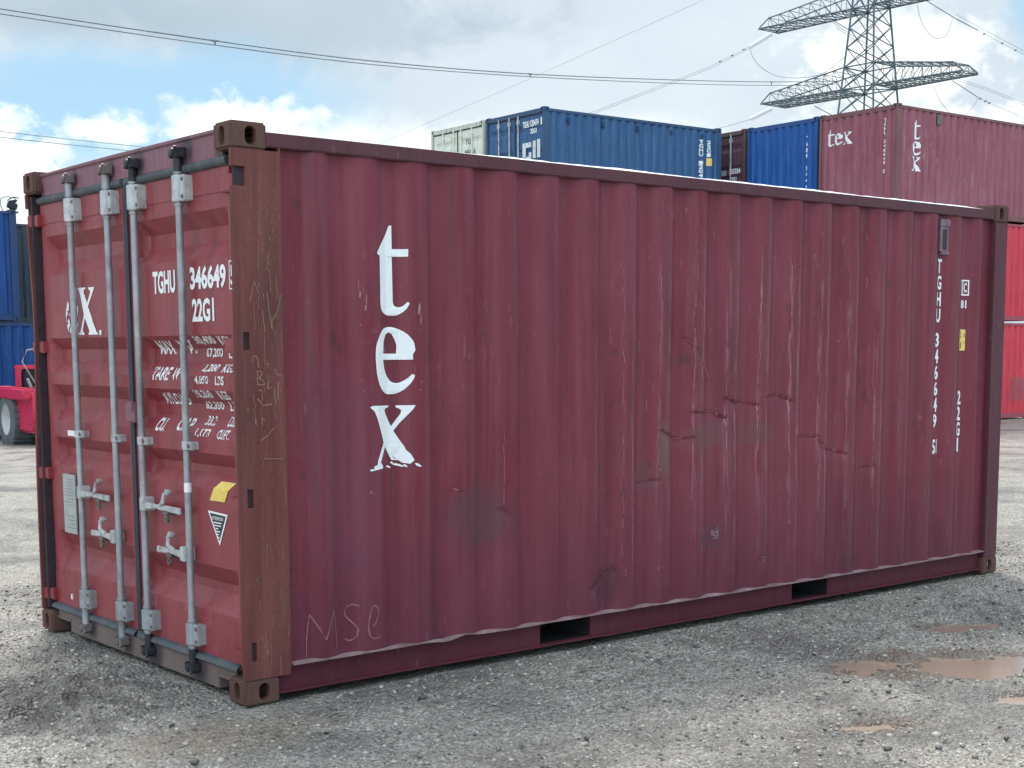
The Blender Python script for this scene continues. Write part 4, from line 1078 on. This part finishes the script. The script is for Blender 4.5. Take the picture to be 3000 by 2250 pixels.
def bg_container(color, label, loc, rz, face='door', rods_y=((.55, 1.05), (W-1.05, W-.55))):
    """twenty-foot box; local x=0 is the end towards the camera (doors or plain front wall)"""
    r = empty('shipping_container', loc, rz); tag(r, label, 'shipping container', 'shipping containers in the yard')
    m, fm = BG[color], BGR[color]
    f = MB()
    for x in (.0, L-.17):
        for y in (.0, W-.07): f.box(x+.004, x+.17, y+.004, y+.066, .118, H-.118)
    for y in (.004, W-.066): f.box(.17, L-.17, y, y+.062, 2.49, 2.553).box(.17, L-.17, y, y+.045, .03, .16)
    for x in (.01, L-.10): f.box(x, x+.09, .16, W-.16, 2.46, 2.565).box(x, x+.09, .16, W-.16, .03, .16)
    f.build('frame', fm, r)
    for s in (0, 1):
        vs = []
        for x in [.16]+BX+[5.90]:
            y = .012+bg_side_y(x); y = W-y if s else y
            vs += [(x, y, .15), (x, y, 2.50)]
        MB().add(vs, [(2*i, 2*i+2, 2*i+3, 2*i+1) for i in range(len(vs)//2-1)]).build('side_panel', m, r)
    def endwall(x0, sg):
        vs = []
        for y in [.06]+EY+[W-.06]: vs += [(x0+sg*(.012+end_d(y)), y, .15), (x0+sg*(.012+end_d(y)), y, 2.47)]
        MB().add(vs, [(2*i, 2*i+2, 2*i+3, 2*i+1) for i in range(len(vs)//2-1)]).build('end_panel', m, r)
    def doors(x0, sg):
        for (a, b, rods) in ((.09, W/2-.008, rods_y[0]), (W/2+.008, W-.09, rods_y[1])):
            d = MB(); zs = [.15]+sorted(q for rb in RIBS for q in rb)+[2.455]
            for y in (a, a+.06, a+.10, b-.10, b-.06, b):
                for z in zs:
                    dep = 0
                    for q in RIBS:
                        if q[3] < z < q[0]: dep = .034
                    if y in (a, b, a+.06, b-.06): dep = 0
                    d.v.append((x0+sg*(.045+dep), y, z))
            nz = len(zs)
            for i in range(5):
                for j in range(nz-1): d.f.append((i*nz+j, i*nz+j+1, (i+1)*nz+j+1, (i+1)*nz+j))
            do = d.build('door', m, r)
            gk = MB().box(x0+sg*.03, x0+sg*.05, a, b, 2.432, 2.462); gk.build('door_gasket', dark_rubber, do)
            for yr in rods:
                q = MB().tube([(x0+sg*.018, yr, .10), (x0+sg*.018, yr, 2.50)], .020, 8)
                for z in (.25, 1.15, 2.33): q.box(x0+sg*.010-.012, x0+sg*.010+.03, yr-.045, yr+.045, z-.05, z+.05)
                q.build('lock_rod', galv_bright if color != 'cream' else m, do)
        MB().box(x0+sg*.03-.005, x0+sg*.03+.02, W/2-.012, W/2+.012, .15, 2.45).build('centre_gasket', dark_rubber, r)
    if face == 'door': doors(0, 1); endwall(L, -1)
    else: endwall(0, 1); doors(L, -1)
    b = MB().box(.05, L-.05, .05, W-.05, 2.535, 2.556); b.build('roof_panel', fm, r)
    for x in (0, L-.178):
        for y in (0, W-.162):
            for z in (0, H-.118):
                c = MB().box(x, x+.178, y, y+.162, z, z+.118)
                o = c.build('corner_casting', fm, r, .012)
                yo = y-.001 if y == 0 else y+.163
                MB().lathe([(0, 0), (.034, 0)], (x+.089, yo, z+.059), (0, 1, 0), 10).build('lashing_hole', void_shade_mat, o)
                xo = x-.001 if x == 0 else x+.179
                MB().lathe([(0, 0), (.034, 0)], (xo, y+.081, z+.059), (1, 0, 0), 10).build('lashing_hole', void_shade_mat, o)
    return r
sideY = lambda x, z: (x, .012+bg_side_y(x)-.006, z)
endX = lambda y, z: (.012+end_d(y)-.006, y, z)
doorX = lambda y, z: (.045-.012, y, z)
def serial(c, name, groups, x0, x1, ztop, pitch, h, to3d, cuts):
    i = 0
    for gtxt in groups:
        k = Ink(); vert_text(k, gtxt, x0, x1, ztop-pitch*i, pitch, h, True); k.build(name, bg_letters, c, to3d, cuts); i += len(gtxt)+1
def vert_text(k, txt, x0, x1, ztop, pitch, h, flip=False, bold=.04):
    for i, c in enumerate(txt):
        if c == ' ': continue
        z1 = ztop-pitch*i
        if flip: T(k, c, x1, x0, z1-h, z1, bold)
        else: k.text(c, x0, x1, z1-h, z1, bold)
BASE = -.27
bg_letters = letter_paint('distant_lettering', -.14, 14)
dark_letters = plain('dark_lettering', (.10, .11, .10), (.16, .17, .16), 20, .6)

# --- right stack: purple box on two red ones, next to it a blue and a brown one
RZ = R(-2.0); P = Vector((26.296, 15.657, 0)); vdir = Vector((-math.sin(RZ), math.cos(RZ), 0))
def at(z, off, dx=0): 
    q = P+vdir*off+Vector((math.cos(RZ), math.sin(RZ), 0))*dx; return (q.x, q.y, BASE+H*z)
c = bg_container('red', 'bright red container on the ground, lowest beside the faded maroon stack at the right edge', at(0, 0), RZ, 'front')
k = Ink(); k.poly([(5.05, .5), (5.75, .5), (5.75, 1.1), (5.1, 1.1)]); k.build('repair_patch', steel_paint('patch_paint', (.32, .05, .07), (.36, .07, .09)), c, sideY, BX)
c = bg_container('red', 'bright red container in the middle layer under the faded maroon one', at(1, 0), RZ, 'front')
c = bg_container('purple', 'faded maroon container topmost at right below the pylon with small tex on both faces', at(2, 0), RZ, 'front')
k = Ink(); k.poly(fit(UT, .68, .90, 1.79, 2.26)); k.poly(fit(UE, .62, .94, 1.41, 1.75), [fit(UEH, .62, .94, 1.41, 1.75)]); k.poly(fit(UX, .60, .96, 1.03, 1.37)); k.build('lettering', bg_letters, c, sideY, BX)
k = Ink()
for poly, hole, a, b, z0, z1 in ((UT, None, 2.20, 1.97, 1.78, 2.19), (UE, UEH, 1.97, 1.71, 1.79, 2.09), (UX, None, 1.70, 1.40, 1.79, 2.09)):
    k.poly(fit(poly, a, b, z0, z1), [fit(hole, a, b, z0, z1)] if hole else [])
k.build('end_emblem', bg_letters, c, endX, EY); serial(c, 'end_lettering', ('TGHU', '346649', '5'), .35, .44, 2.28, .102, .088, endX, EY)
k = Ink(); k.rect(1.55, 1.72, 2.22, 2.46); k.build('ventilator', dark_letters, c, lambda x, z: (x, .002, z))
k = Ink()
for _ in range(60):
    e = rnd.choice(BX)+rnd.gauss(0, .012); z = rnd.uniform(.1, 1.9); ln = rnd.uniform(.05, .35)
    if .2 < e < 4.2: k.line([(e, z), (e+rnd.gauss(0, .005), z+ln)], rnd.uniform(.006, .016))
tag(k.build('paint_scrapes', plain('pale_scrape', (.34, .22, .23), (.42, .28, .28), 30, .7), c, lambda x, z: (x, .012+bg_side_y(min(5.8, max(.2, x)))-.004, z), BX), kind='stuff')
for lv, lab in ((0, 'royal blue container on the ground in the row left of the red pair'), (1, 'royal blue container in the middle layer left of the red pair')):
    bg_container('blue', lab, at(lv, 2.52), RZ, 'front')
c = bg_container('blue', 'royal blue container topmost between dark brown doors and faded maroon end', at(2, 2.50), RZ, 'front')
serial(c, 'end_lettering', ('TGHU', '346647', '2'), .33, .41, 2.14, .150, .11, endX, EY)
for lv, lab in ((0, 'dark brown container on the ground behind the big maroon one'), (1, 'dark brown container in the middle layer behind the big maroon one')):
    bg_container('brown', lab, at(lv, 5.05), RZ, 'door')
c = bg_container('brown', 'dark brown container topmost with white lock rods, partly hidden by grey blue side', at(2, 5.02), RZ, 'door')
for t, a, b, z0, z1 in [('TGHU', .96, .72, 1.42, 1.56), ('335354', .62, .20, 1.44, 1.58), ('22G1', .58, .34, 1.22, 1.36), ('MAX', .98, .72, .92, 1.04), ('TARE', .98, .72, .74, .86), ('NET', .98, .72, .56, .68), ('30480', .58, .24, .92, 1.04), ('2200', .58, .24, .74, .86), ('28280', .58, .24, .56, .68)]:
    k = Ink(); T(k, t, a, b, z0, z1, .03); k.build('door_lettering', bg_letters, c, doorX)

# --- middle stack: grey blue box by a cream one
RZm = R(-2.4); Pm = Vector((19.939, 21.338, 0)); vm = Vector((-math.sin(RZm), math.cos(RZm), 0))
def atm(z, off): q = Pm+vm*off; return (q.x, q.y, BASE+H*z)
for lv, lab in ((0, 'grey blue container on the ground under the grey blue one by the cream one'), (1, 'grey blue container second layer under the one beside the cream one')):
    bg_container('steel', lab, atm(lv, 0), RZm)
c = bg_container('steel', 'grey blue container topmost in the middle with white lock rods, full side visible', atm(2, 0), RZm, 'door', ((1.08,), (1.45, 1.90)))
for t, a, b, z0, z1 in (('TGHU', .90, .64, 2.16, 2.32), ('120474', .60, .26, 2.17, 2.33), ('8', .19, .12, 2.17, 2.36), ('22G1', .60, .34, 2.00, 2.12)):
    k = Ink(); T(k, t, a, b, z0, z1, .04); k.build('door_lettering', bg_letters, c, doorX)
k = Ink()
for a in ((.92, .56, 1.68, 1.80), (.92, .78, 1.40, 1.68), (.92, .56, 1.36, 1.46), (.66, .56, 1.46, 1.56), (.50, .38, 1.40, 1.82), (.33, .20, 1.40, 1.84)): k.rect(a[1], a[0], a[2], a[3])
k.build('block_emblem', letter_paint('worn_emblem', -.02, 16, (.66, .69, .71)), c, doorX)
k = Ink(); vert_text(k, 'TGHU 120474', 5.27, 5.38, 2.24, .110, .098); k.build('serial_number', bg_letters, c, sideY, BX); k = Ink(); vert_text(k, '22G1', 5.56, 5.66, 2.24, .11, .095); k.build('type_code', bg_letters, c, sideY, BX)
k = Ink(); k.rect(5.54, 5.72, 1.58, 1.78); k.build('yellow_label', yellow_label, c, sideY, BX)
vm_ = plain('vent_dark', (.018, .05, .11), (.025, .06, .14), 10, .6)
for x in (.79, 1.9, 3.07, 4.24, 5.35): MB().box(x-.045, x+.045, -.004, .05, 2.24, 2.40).build('vent', vm_, c, .02, 3)
for lv, lab in ((0, 'cream container on the ground beside the grey blue stack'), (1, 'cream container second layer beside the grey blue stack')):
    bg_container('cream', lab, atm(lv, 2.56), RZm)
c = bg_container('cream', 'cream container topmost at the left of the middle stack with dark door seams', atm(2, 2.54), RZm)
for t, a, b, z0 in (('TG', .86, .62, 2.05), ('MAX A', .88, .40, 1.78), ('22', .86, .62, 1.50)): k = Ink(); T(k, t, a, b, z0, z0+.14); k.build('door_lettering', dark_letters, c, doorX)

# --- left stack
def left_box(color, label, xr, y, zl): return bg_container(color, label, (xr, y, BASE+H*zl), PI, 'front')
# rotated half a turn: local y axis points to -y, so its origin corner is the far right one
c = left_box('navy', 'blue container on the ground behind the red forklift', 10.6, 28.1+W, 0)
c = left_box('navy', 'blue container topmost above the red forklift at the left edge', 9.42, 28.1+W, 1)
bg_container('slate', 'dark slate container standing tall behind the right end of the blue pair', (9.30, 31.2, BASE), 0)
bg_container('slate', 'dark slate container upper of its pair behind the right end of the blue pair', (9.30, 31.2, BASE+H), 0)

# dark boxy fixture of unknown use on the blue stack
lm = empty('dark_fixture', (9.50, 28.7, BASE+2*H-.02)); lm.scale = (.72, .72, .72); tag(lm, 'small dark fixture with bent wire on top of the blue stack', 'lamp')
MB().box(-.22, .22, -.16, .16, 0, .05).tube([(0, 0, .04), (.02, 0, .22)], .035, 8).build('base', cam_mat, lm, .01)
MB().box(-.17, .14, -.10, .10, .14, .36, Matrix.Rotation(.35, 4, 'Y')).box(.02, .30, -.08, .08, .30, .40, Matrix.Rotation(-.2, 4, 'Y')).build('fixture_head', cam_mat, lm, .03)
MB().tube([(-.25, -.05, .03), (-.34, -.05, .25), (-.30, -.05, .46), (-.12, -.04, .52), (.12, -.02, .50), (.25, 0, .42)], .014, 6).tube([(-.1, -.05, .40), (.1, -.05, .52), (.3, 0, .50)], .02, 6).build('wire_loop', cam_mat, lm)


# ================================================================== forklift
def build_forklift():
    fl = empty('forklift', (8.38, 22.0, -.34), R(86))
    tag(fl, 'red forklift seen from behind with a big worn rear wheel, by the blue stack', 'forklift')
    red = steel_paint('forklift_red_paint', (.55, .012, .055), (.60, .020, .075), chip=(.3, .1, .1), chip_amt=.3, rust=.1, grime=(.25, .02, .04), grime_amt=.3, streak=.1, rough=.3, spec=.6)
    tyre = plain('worn_tyre', (.075, .085, .095), (.12, .13, .14), 9, .8, dirt=(.2, .2, .2), dirt_amt=.4)
    blk = plain('black_chassis', (.012, .014, .018), (.02, .022, .026), 9, .7)
    # local: x forward, y left, z up; rear face at x=0
    b = MB(); 
    sec = lambda y0, y1, xo: [(xo, y0, .42), (xo, y1, .42), (xo-.02, y1, 1.12), (xo-.02, y0, 1.12)]
    b.prism([(.0, .34), (.9, .34), (.95, .55), (1.05, .75), (1.25, .95), (1.6, 1.1), (1.9, 1.24), (0.0, 1.24), (-.10, 1.1), (-.12, .6)], 'y', -1.05, 1.05)
    b.build('counterweight', red, fl, .05, 3)
    MB().prism([(.0, 1.0), (2.3, 1.0), (2.3, 1.24), (0, 1.24)], 'y', .80, 1.22).build('fender', red, fl, .04, 3)
    MB().prism([(.0, 1.0), (2.3, 1.0), (2.3, 1.24), (0, 1.24)], 'y', -1.22, -.80).build('fender', red, fl, .04, 3)
    MB().box(.3, 4.2, -.75, .75, .30, 1.0).box(2.0, 4.3, -.9, .9, .7, 1.15).build('chassis', blk, fl, .02)
    for x, rr, w in ((1.45, .58, .42), (4.0, .66, .50)):
        for s in (1, -1):
            y0 = s*(.95 if x < 2 else 1.2)
            t = MB().lathe([(rr*.56, -w/2), (rr*.80, -w/2-.01), (rr*.96, -w/2+.03), (rr, -w/2+.09), (rr, w/2-.09), (rr*.96, w/2-.03), (rr*.80, w/2+.01), (rr*.56, w/2)], (x, y0, rr), (0, 1, 0), 36)
            for q in range(26):
                a = 2*PI*q/26; Mx = Matrix.Translation((x, y0, rr)) @ Matrix.Rotation(a, 4, 'Y')
                t.box(-.035, .035, -w/2+.02, w/2-.02, rr-.015, rr+.022, Mx)
            wh = t.build('wheel', tyre, fl, 0, 2, 30)
            MB().lathe([(0, -.02), (rr*.22, -.02), (rr*.25, .05*s), (rr*.50, .02*s), (rr*.57, w*.46*s), (rr*.60, w*.49*s)], (x, y0, rr), (0, 1, 0), 28).build('rim', plain('rim_steel', (.45, .47, .48), (.6, .61, .62), 9, .5), wh, 0, 2, 40)
    # bracket and exhaust on the rear deck
    MB().box(1.0, 1.1, .93, 1.03, 1.22, 1.66).box(1.0, 1.1, .55, .62, 1.22, 1.64).box(.99, 1.11, .54, 1.04, 1.60, 1.68).build('rear_bracket', red, fl, .015)
    MB().lathe([(0, 0), (.16, 0), (.17, .3), (.12, .36), (0, .36)], (1.15, .76, 1.24), (0, 0, 1), 14).box(.9, 1.2, .2, .5, 1.24, 1.36).build('exhaust', blk, fl, 0, 2, 40)
    MB().tube([(.3, .95, 1.24), (.3, 1.02, 1.42)], .03, 6).tube([(.5, .8, 1.3), (.5, 1.05, 1.75), (.5, .95, 1.98), (.5, .65, 2.02), (.5, .3, 1.9)], .016, 6).build('hose', galv, fl)
    MB().box(2.0, 2.6, -.9, -.4, 1.2, 1.5).box(2.0, 2.15, -.9, -.4, 1.5, 2.1).build('seat', blk, fl, .04)
    ms = MB()
    for y in (-.45, .45): ms.box(4.55, 4.75, y-.07, y+.07, .2, 1.2)
    for z in (.5, 1.05): ms.box(4.57, 4.73, -.45, .45, z, z+.12)
    ms.build('mast', blk, fl, .01)
    MB().box(4.78, 4.86, -.7, .7, .15, .9).build('fork_carriage', blk, fl, .008)
    for y in (-.4, .4): MB().box(4.8, 6.1, y-.07, y+.07, .15, .21).build('fork', blk, fl, .008)
build_forklift()


# ================================================================== pylon and lines
def build_pylon():
    steel = plain('pylon_steel', (.075, .110, .130), (.105, .145, .165), 2, .7)
    u = Vector((.015, -1, 0)).normalized(); v = Vector((u.y*-1, u.x, 0)).normalized()   # u along the arms, v along the line
    base = Vector((120.70, 87.87, -.3))
    py = empty('pylon', base); tag(py, 'tall steel lattice pylon with two wide crossarms behind the faded maroon container', 'pylon')
    def Q(a, b, z): return u*a+v*b+Vector((0, 0, z+.3))
    half = lambda z: 2.0-(z-28.3)*.079 if z < 46 else .6
    body = MB()
    levels = [0, 5.5, 10.5, 15, 19, 22.6, 25.8, 28.3, 30.55, 32.5, 34.5, 36.4, 38.6, 41, 43.5, 46]
    cs = [(1, 1), (1, -1), (-1, -1), (-1, 1)]
    for z0, z1 in zip(levels[:-1], levels[1:]):
        a, b = half(z0), half(z1)
        for i in range(4):
            s, t = cs[i], cs[(i+1) % 4]
            body.bar(Q(s[0]*a, s[1]*a, z0), Q(s[0]*b, s[1]*b, z1), .15)
            body.bar(Q(s[0]*a, s[1]*a, z0), Q(t[0]*b, t[1]*b, z1), .075)
            body.bar(Q(t[0]*a, t[1]*a, z0), Q(s[0]*b, s[1]*b, z1), .075)
            if z0 in (28.3, 30.55) or abs(z0-36.4) < .1 or abs(z0-38.6) < .1 or z0 < 27:
                body.bar(Q(s[0]*a, s[1]*a, z0), Q(t[0]*a, t[1]*a, z0), .09)
        if z0 in (28.3,) or abs(z0-36.4) < .1:
            body.bar(Q(a, a, z0), Q(-a, -a, z0), .07); body.bar(Q(a, -a, z0), Q(-a, a, z0), .07)
    body.build('lattice_tower', steel, py)
    def arm(z, ht, w, sgn, length, we):
        m = MB(); N = 9; a0 = half(z); h1 = ht*.45
        xs = [a0+(length-a0)*i/N for i in range(N+1)]
        W_ = lambda t: w+(we-w)*t
        top = lambda t: z+ht+(h1-ht)*min(1, t/.86) if t < .9 else z+.1
        nodes = []
        for i, x in enumerate(xs):
            t = i/N; hw = W_(t)
            tz = top(t) if i < N else z+.12
            nodes.append([Q(sgn*x, -hw, z), Q(sgn*x, hw, z), Q(sgn*(x if i < N else x), -hw*.92, tz), Q(sgn*x, hw*.92, tz)])
        for p, q in zip(nodes[:-1], nodes[1:]):
            for j in (0, 1): m.bar(p[j], q[j], .12)
            for j in (2, 3): m.bar(p[j], q[j], .095)
            m.bar(p[0], q[2], .05); m.bar(p[1], q[3], .05); m.bar(q[0], q[2], .045); m.bar(q[1], q[3], .045)
            m.bar(p[0], q[1], .055); m.bar(p[1], q[0], .055); m.bar(q[0], q[1], .06)
            m.bar(p[2], q[3], .04); m.bar(q[2], q[3], .04)
            mid = (p[0]+q[1])*.5; m.bar(mid, (p[0]+q[0])*.5, .04); m.bar(mid, (p[1]+q[1])*.5, .04)
        m.build('crossarm', steel, py)
    for z, ht, ll, lr in ((28.3, 2.25, 12.8, 11.8), (36.4, 2.2, 13.6, 12.8)):
        arm(z, ht, half(z), -1, ll, 2.0 if z < 30 else 1.6); arm(z, ht, half(z), 1, lr, 1.4)
    wire = plain('conductor_metal', (.16, .19, .21), (.2, .23, .25), 2, .6)
    glass = plain('pale_insulator', (.78, .81, .80), (.88, .90, .89), 3, .35)
    dkglass = plain('dark_insulator', (.10, .15, .17), (.14, .19, .21), 3, .4)
    bl = Vector(base)
    INS = [([122.71, 102.76, 36.64], [121.09, 104.62, 35.25], glass, .26), ([122.07, 101.98, 28.35], [120.44, 103.83, 27.23], glass, .26), ([114.9, 77.03, 34.28], [119.72, 77.08, 33.35], dkglass, .05), ([119.72, 77.08, 33.35], [124.27, 77.44, 32.91], dkglass, .055), ([117.15, 75.51, 27.02], [122.71, 76.17, 26.09], dkglass, .05), ([121.11, 95.33, 27.68], [122.48, 93.62, 26.45], dkglass, .055), ([122.34, 93.79, 36.39], [125.94, 94.07, 35.76], dkglass, .05)]
    for a, b, m, r in INS:
        a, b = Vector(a)-bl, Vector(b)-bl; n = 18; prof = []
        q = MB(); ln = (b-a).length
        for i in range(n): prof += [(r*.45, ln*i/n), (r, ln*(i+.3)/n), (r, ln*(i+.6)/n)]
        q.lathe(prof, a, b-a, 8); q.build('insulator', m, py)
    LINES = dict(
     W1a=([[16.71, 66.73, 18.56], [23.97, 68.51, 18.86], [37.71, 71.88, 19.64], [51.13, 75.17, 20.63], [67.88, 79.28, 22.39], [89.94, 84.7, 25.25], [106.48, 88.75, 27.57], [120.97, 92.31, 29.8]], .040, 'upper of the two dark overhead cables crossing the sky at top left'),
     W1b=([[16.69, 66.73, 18.3], [23.96, 68.52, 18.61], [37.7, 71.89, 19.4], [51.12, 75.18, 20.41], [67.88, 79.28, 22.19], [89.94, 84.69, 24.95], [106.48, 88.75, 27.24], [120.97, 92.3, 29.45]], .032, 'lower of the two dark overhead cables crossing the sky at top left'),
     W2a=([[16.52, 71.95, 13.58], [28.68, 82.39, 14.87], [42.82, 94.53, 16.56], [73.13, 120.55, 20.3], [161.07, 196.05, 31.25]], .022, 'upper thin cable over the white cloud above the container doors'),
     W2b=([[16.5, 71.95, 13.25], [28.67, 82.4, 14.53], [42.81, 94.54, 16.19], [73.12, 120.56, 19.9], [161.07, 196.05, 30.65]], .022, 'lower thin cable over the white cloud above the container doors'),
     W3=([[70.41, 46.41, 27.53], [73.55, 66.82, 26.34], [77.2, 90.59, 24.72], [81.32, 117.33, 23.19], [84.8, 139.93, 22.01]], .011, 'faint single cable slanting down the pale sky left of the cream container'),
     W4=([[121.09, 104.62, 35.33], [111.75, 101.87, 31.63], [98.9, 98.09, 27.21], [88.3, 94.98, 23.6], [75.88, 91.32, 19.31]], .022, 'upper cable running down left from the white insulator of the upper crossarm'),
     W4b=([[121.09, 104.61, 35.14], [111.76, 101.87, 31.42], [98.9, 98.09, 27.01], [88.31, 94.98, 23.41], [75.88, 91.32, 19.13]], .022, 'lower cable running down left from the white insulator of the upper crossarm'),
     W5=([[120.44, 103.83, 27.23], [115.98, 102.58, 26.05], [98.57, 97.7, 21.68], [75.87, 91.33, 15.86]], .026, 'cable running down left from the white insulator of the lower crossarm'),
     J1=([[121.09, 104.62, 35.25], [120.3, 103.2, 33.6], [119.87, 101.3, 32.16], [119.72, 99.0, 31.1], [119.57, 96.7, 30.62], [119.4, 94.3, 30.4], [119.28, 92.34, 30.59], [119.11, 89.81, 31.67]], .032, 'slack cable loop hanging under the left upper crossarm'),
     R1=([[124.31, 77.39, 32.84], [132.22, 77.26, 31.59], [145.52, 77.05, 29.99]], .016, 'lower cable leaving the upper crossarm to the right'),
     R2=([[119.72, 77.08, 33.75], [124.12, 77.67, 33.42], [132.48, 77.43, 31.99], [145.51, 77.06, 30.36]], .016, 'upper cable leaving the upper crossarm to the right'),
     R3=([[122.71, 76.17, 26.09], [125.05, 76.24, 25.76], [131.28, 76.42, 25.08], [145.64, 76.83, 23.83]], .014, 'cable leaving the lower crossarm to the right'),
     J2=([[115.2, 78.33, 34.19], [115.9, 78.36, 32.9], [116.9, 78.37, 32.06], [117.8, 78.38, 31.65], [118.66, 78.4, 31.57], [119.6, 78.42, 31.8], [120.39, 78.44, 32.23], [121.2, 78.46, 33.64]], .026, 'slack cable loop hanging under the right upper crossarm'),
     J3=([[116.19, 76.92, 26.67], [116.9, 76.85, 25.6], [117.73, 76.76, 24.9], [119.5, 76.58, 23.93], [121.7, 76.35, 24.94], [122.66, 76.25, 26.07]], .022, 'slack cable loop hanging under the right lower crossarm'),
     B1=([[126.14, 97.04, 37.38], [137.11, 100.7, 37.03], [149.45, 104.81, 37.66], [160.54, 108.51, 38.3], [190.6, 118.52, 40.32]], .026, 'upper of two cables passing behind the pylon tower'),
     B2=([[126.38, 96.75, 36.82], [136.38, 100.14, 36.54], [148.84, 104.36, 37.18], [160.07, 108.16, 37.89], [190.6, 118.51, 40.02]], .026, 'lower of two cables passing behind the pylon tower'))
    def smoothp(p, n=6):
        p = [Vector(q) for q in p]; out = []
        for i in range(len(p)-1):
            a, b, c, d = p[max(i-1, 0)], p[i], p[i+1], p[min(i+2, len(p)-1)]
            for k in range(n):
                t = k/n; out.append(.5*((2*b)+(c-a)*t+(2*a-5*b+4*c-d)*t*t+(3*b-a-3*c+d)*t**3))
        return out+[p[-1]]
    def beyond(a, b, k): return [b[i]+(b[i]-a[i])*k*(1 if i < 2 else .8) for i in range(3)]
    for key, (pts, r, lab) in LINES.items():
        raw = pts
        if key[:2] in ('W1', 'W2'): pts = [beyond(pts[1], pts[0], j) for j in range(13, 0, -1)]+pts
        elif key in ('R1', 'R2', 'R3'): pts = pts+[beyond(pts[-2], pts[-1], 7)]
        elif key in ('W3', 'B1', 'B2'): pts = pts+[beyond(pts[-2], pts[-1], j) for j in range(1, 6)]
        elif key in ('W4', 'W4b', 'W5'): pts = pts+[beyond(pts[-2], pts[-1], j) for j in range(1, 3 if key == 'W5' else 4)]
        o0 = Vector(pts[0])
        sp = smoothp(pts) if key not in ('W4', 'W4b', 'W3', 'R1', 'R2', 'R3') else [Vector(q) for q in pts]
        m = MB().tube([q-o0 for q in sp], r, 6)
        o = m.build('power_line', wire, None, 0, 2, 60); o.location = o0
        tag(o, lab, 'cable', 'overhead power cables')
        if key == 'W1a':
            b = LINES['W1b'][0]
            for i in (2, 4, 6):
                p, q = Vector(raw[i]), Vector(b[i]); mk = MB().tube([p-o0, q-o0], .05, 6).tube([p-o0-Vector((.25, .06, .03)), p-o0+Vector((.25, .06, .03))], .06, 6)
                mk.build('line_spacer', wire, o)
        if key in ('W4', 'R1', 'R3'):
            for t in (.15, .45, .75) if key == 'W4' else (.1, .5, .8):
                p = Vector(pts[0]).lerp(Vector(pts[1]), t)-o0
                MB().tube([p-Vector((.2, .06, .06)), p+Vector((.2, .06, .06))], .09, 6).build('line_spacer', wire, o)
build_pylon()
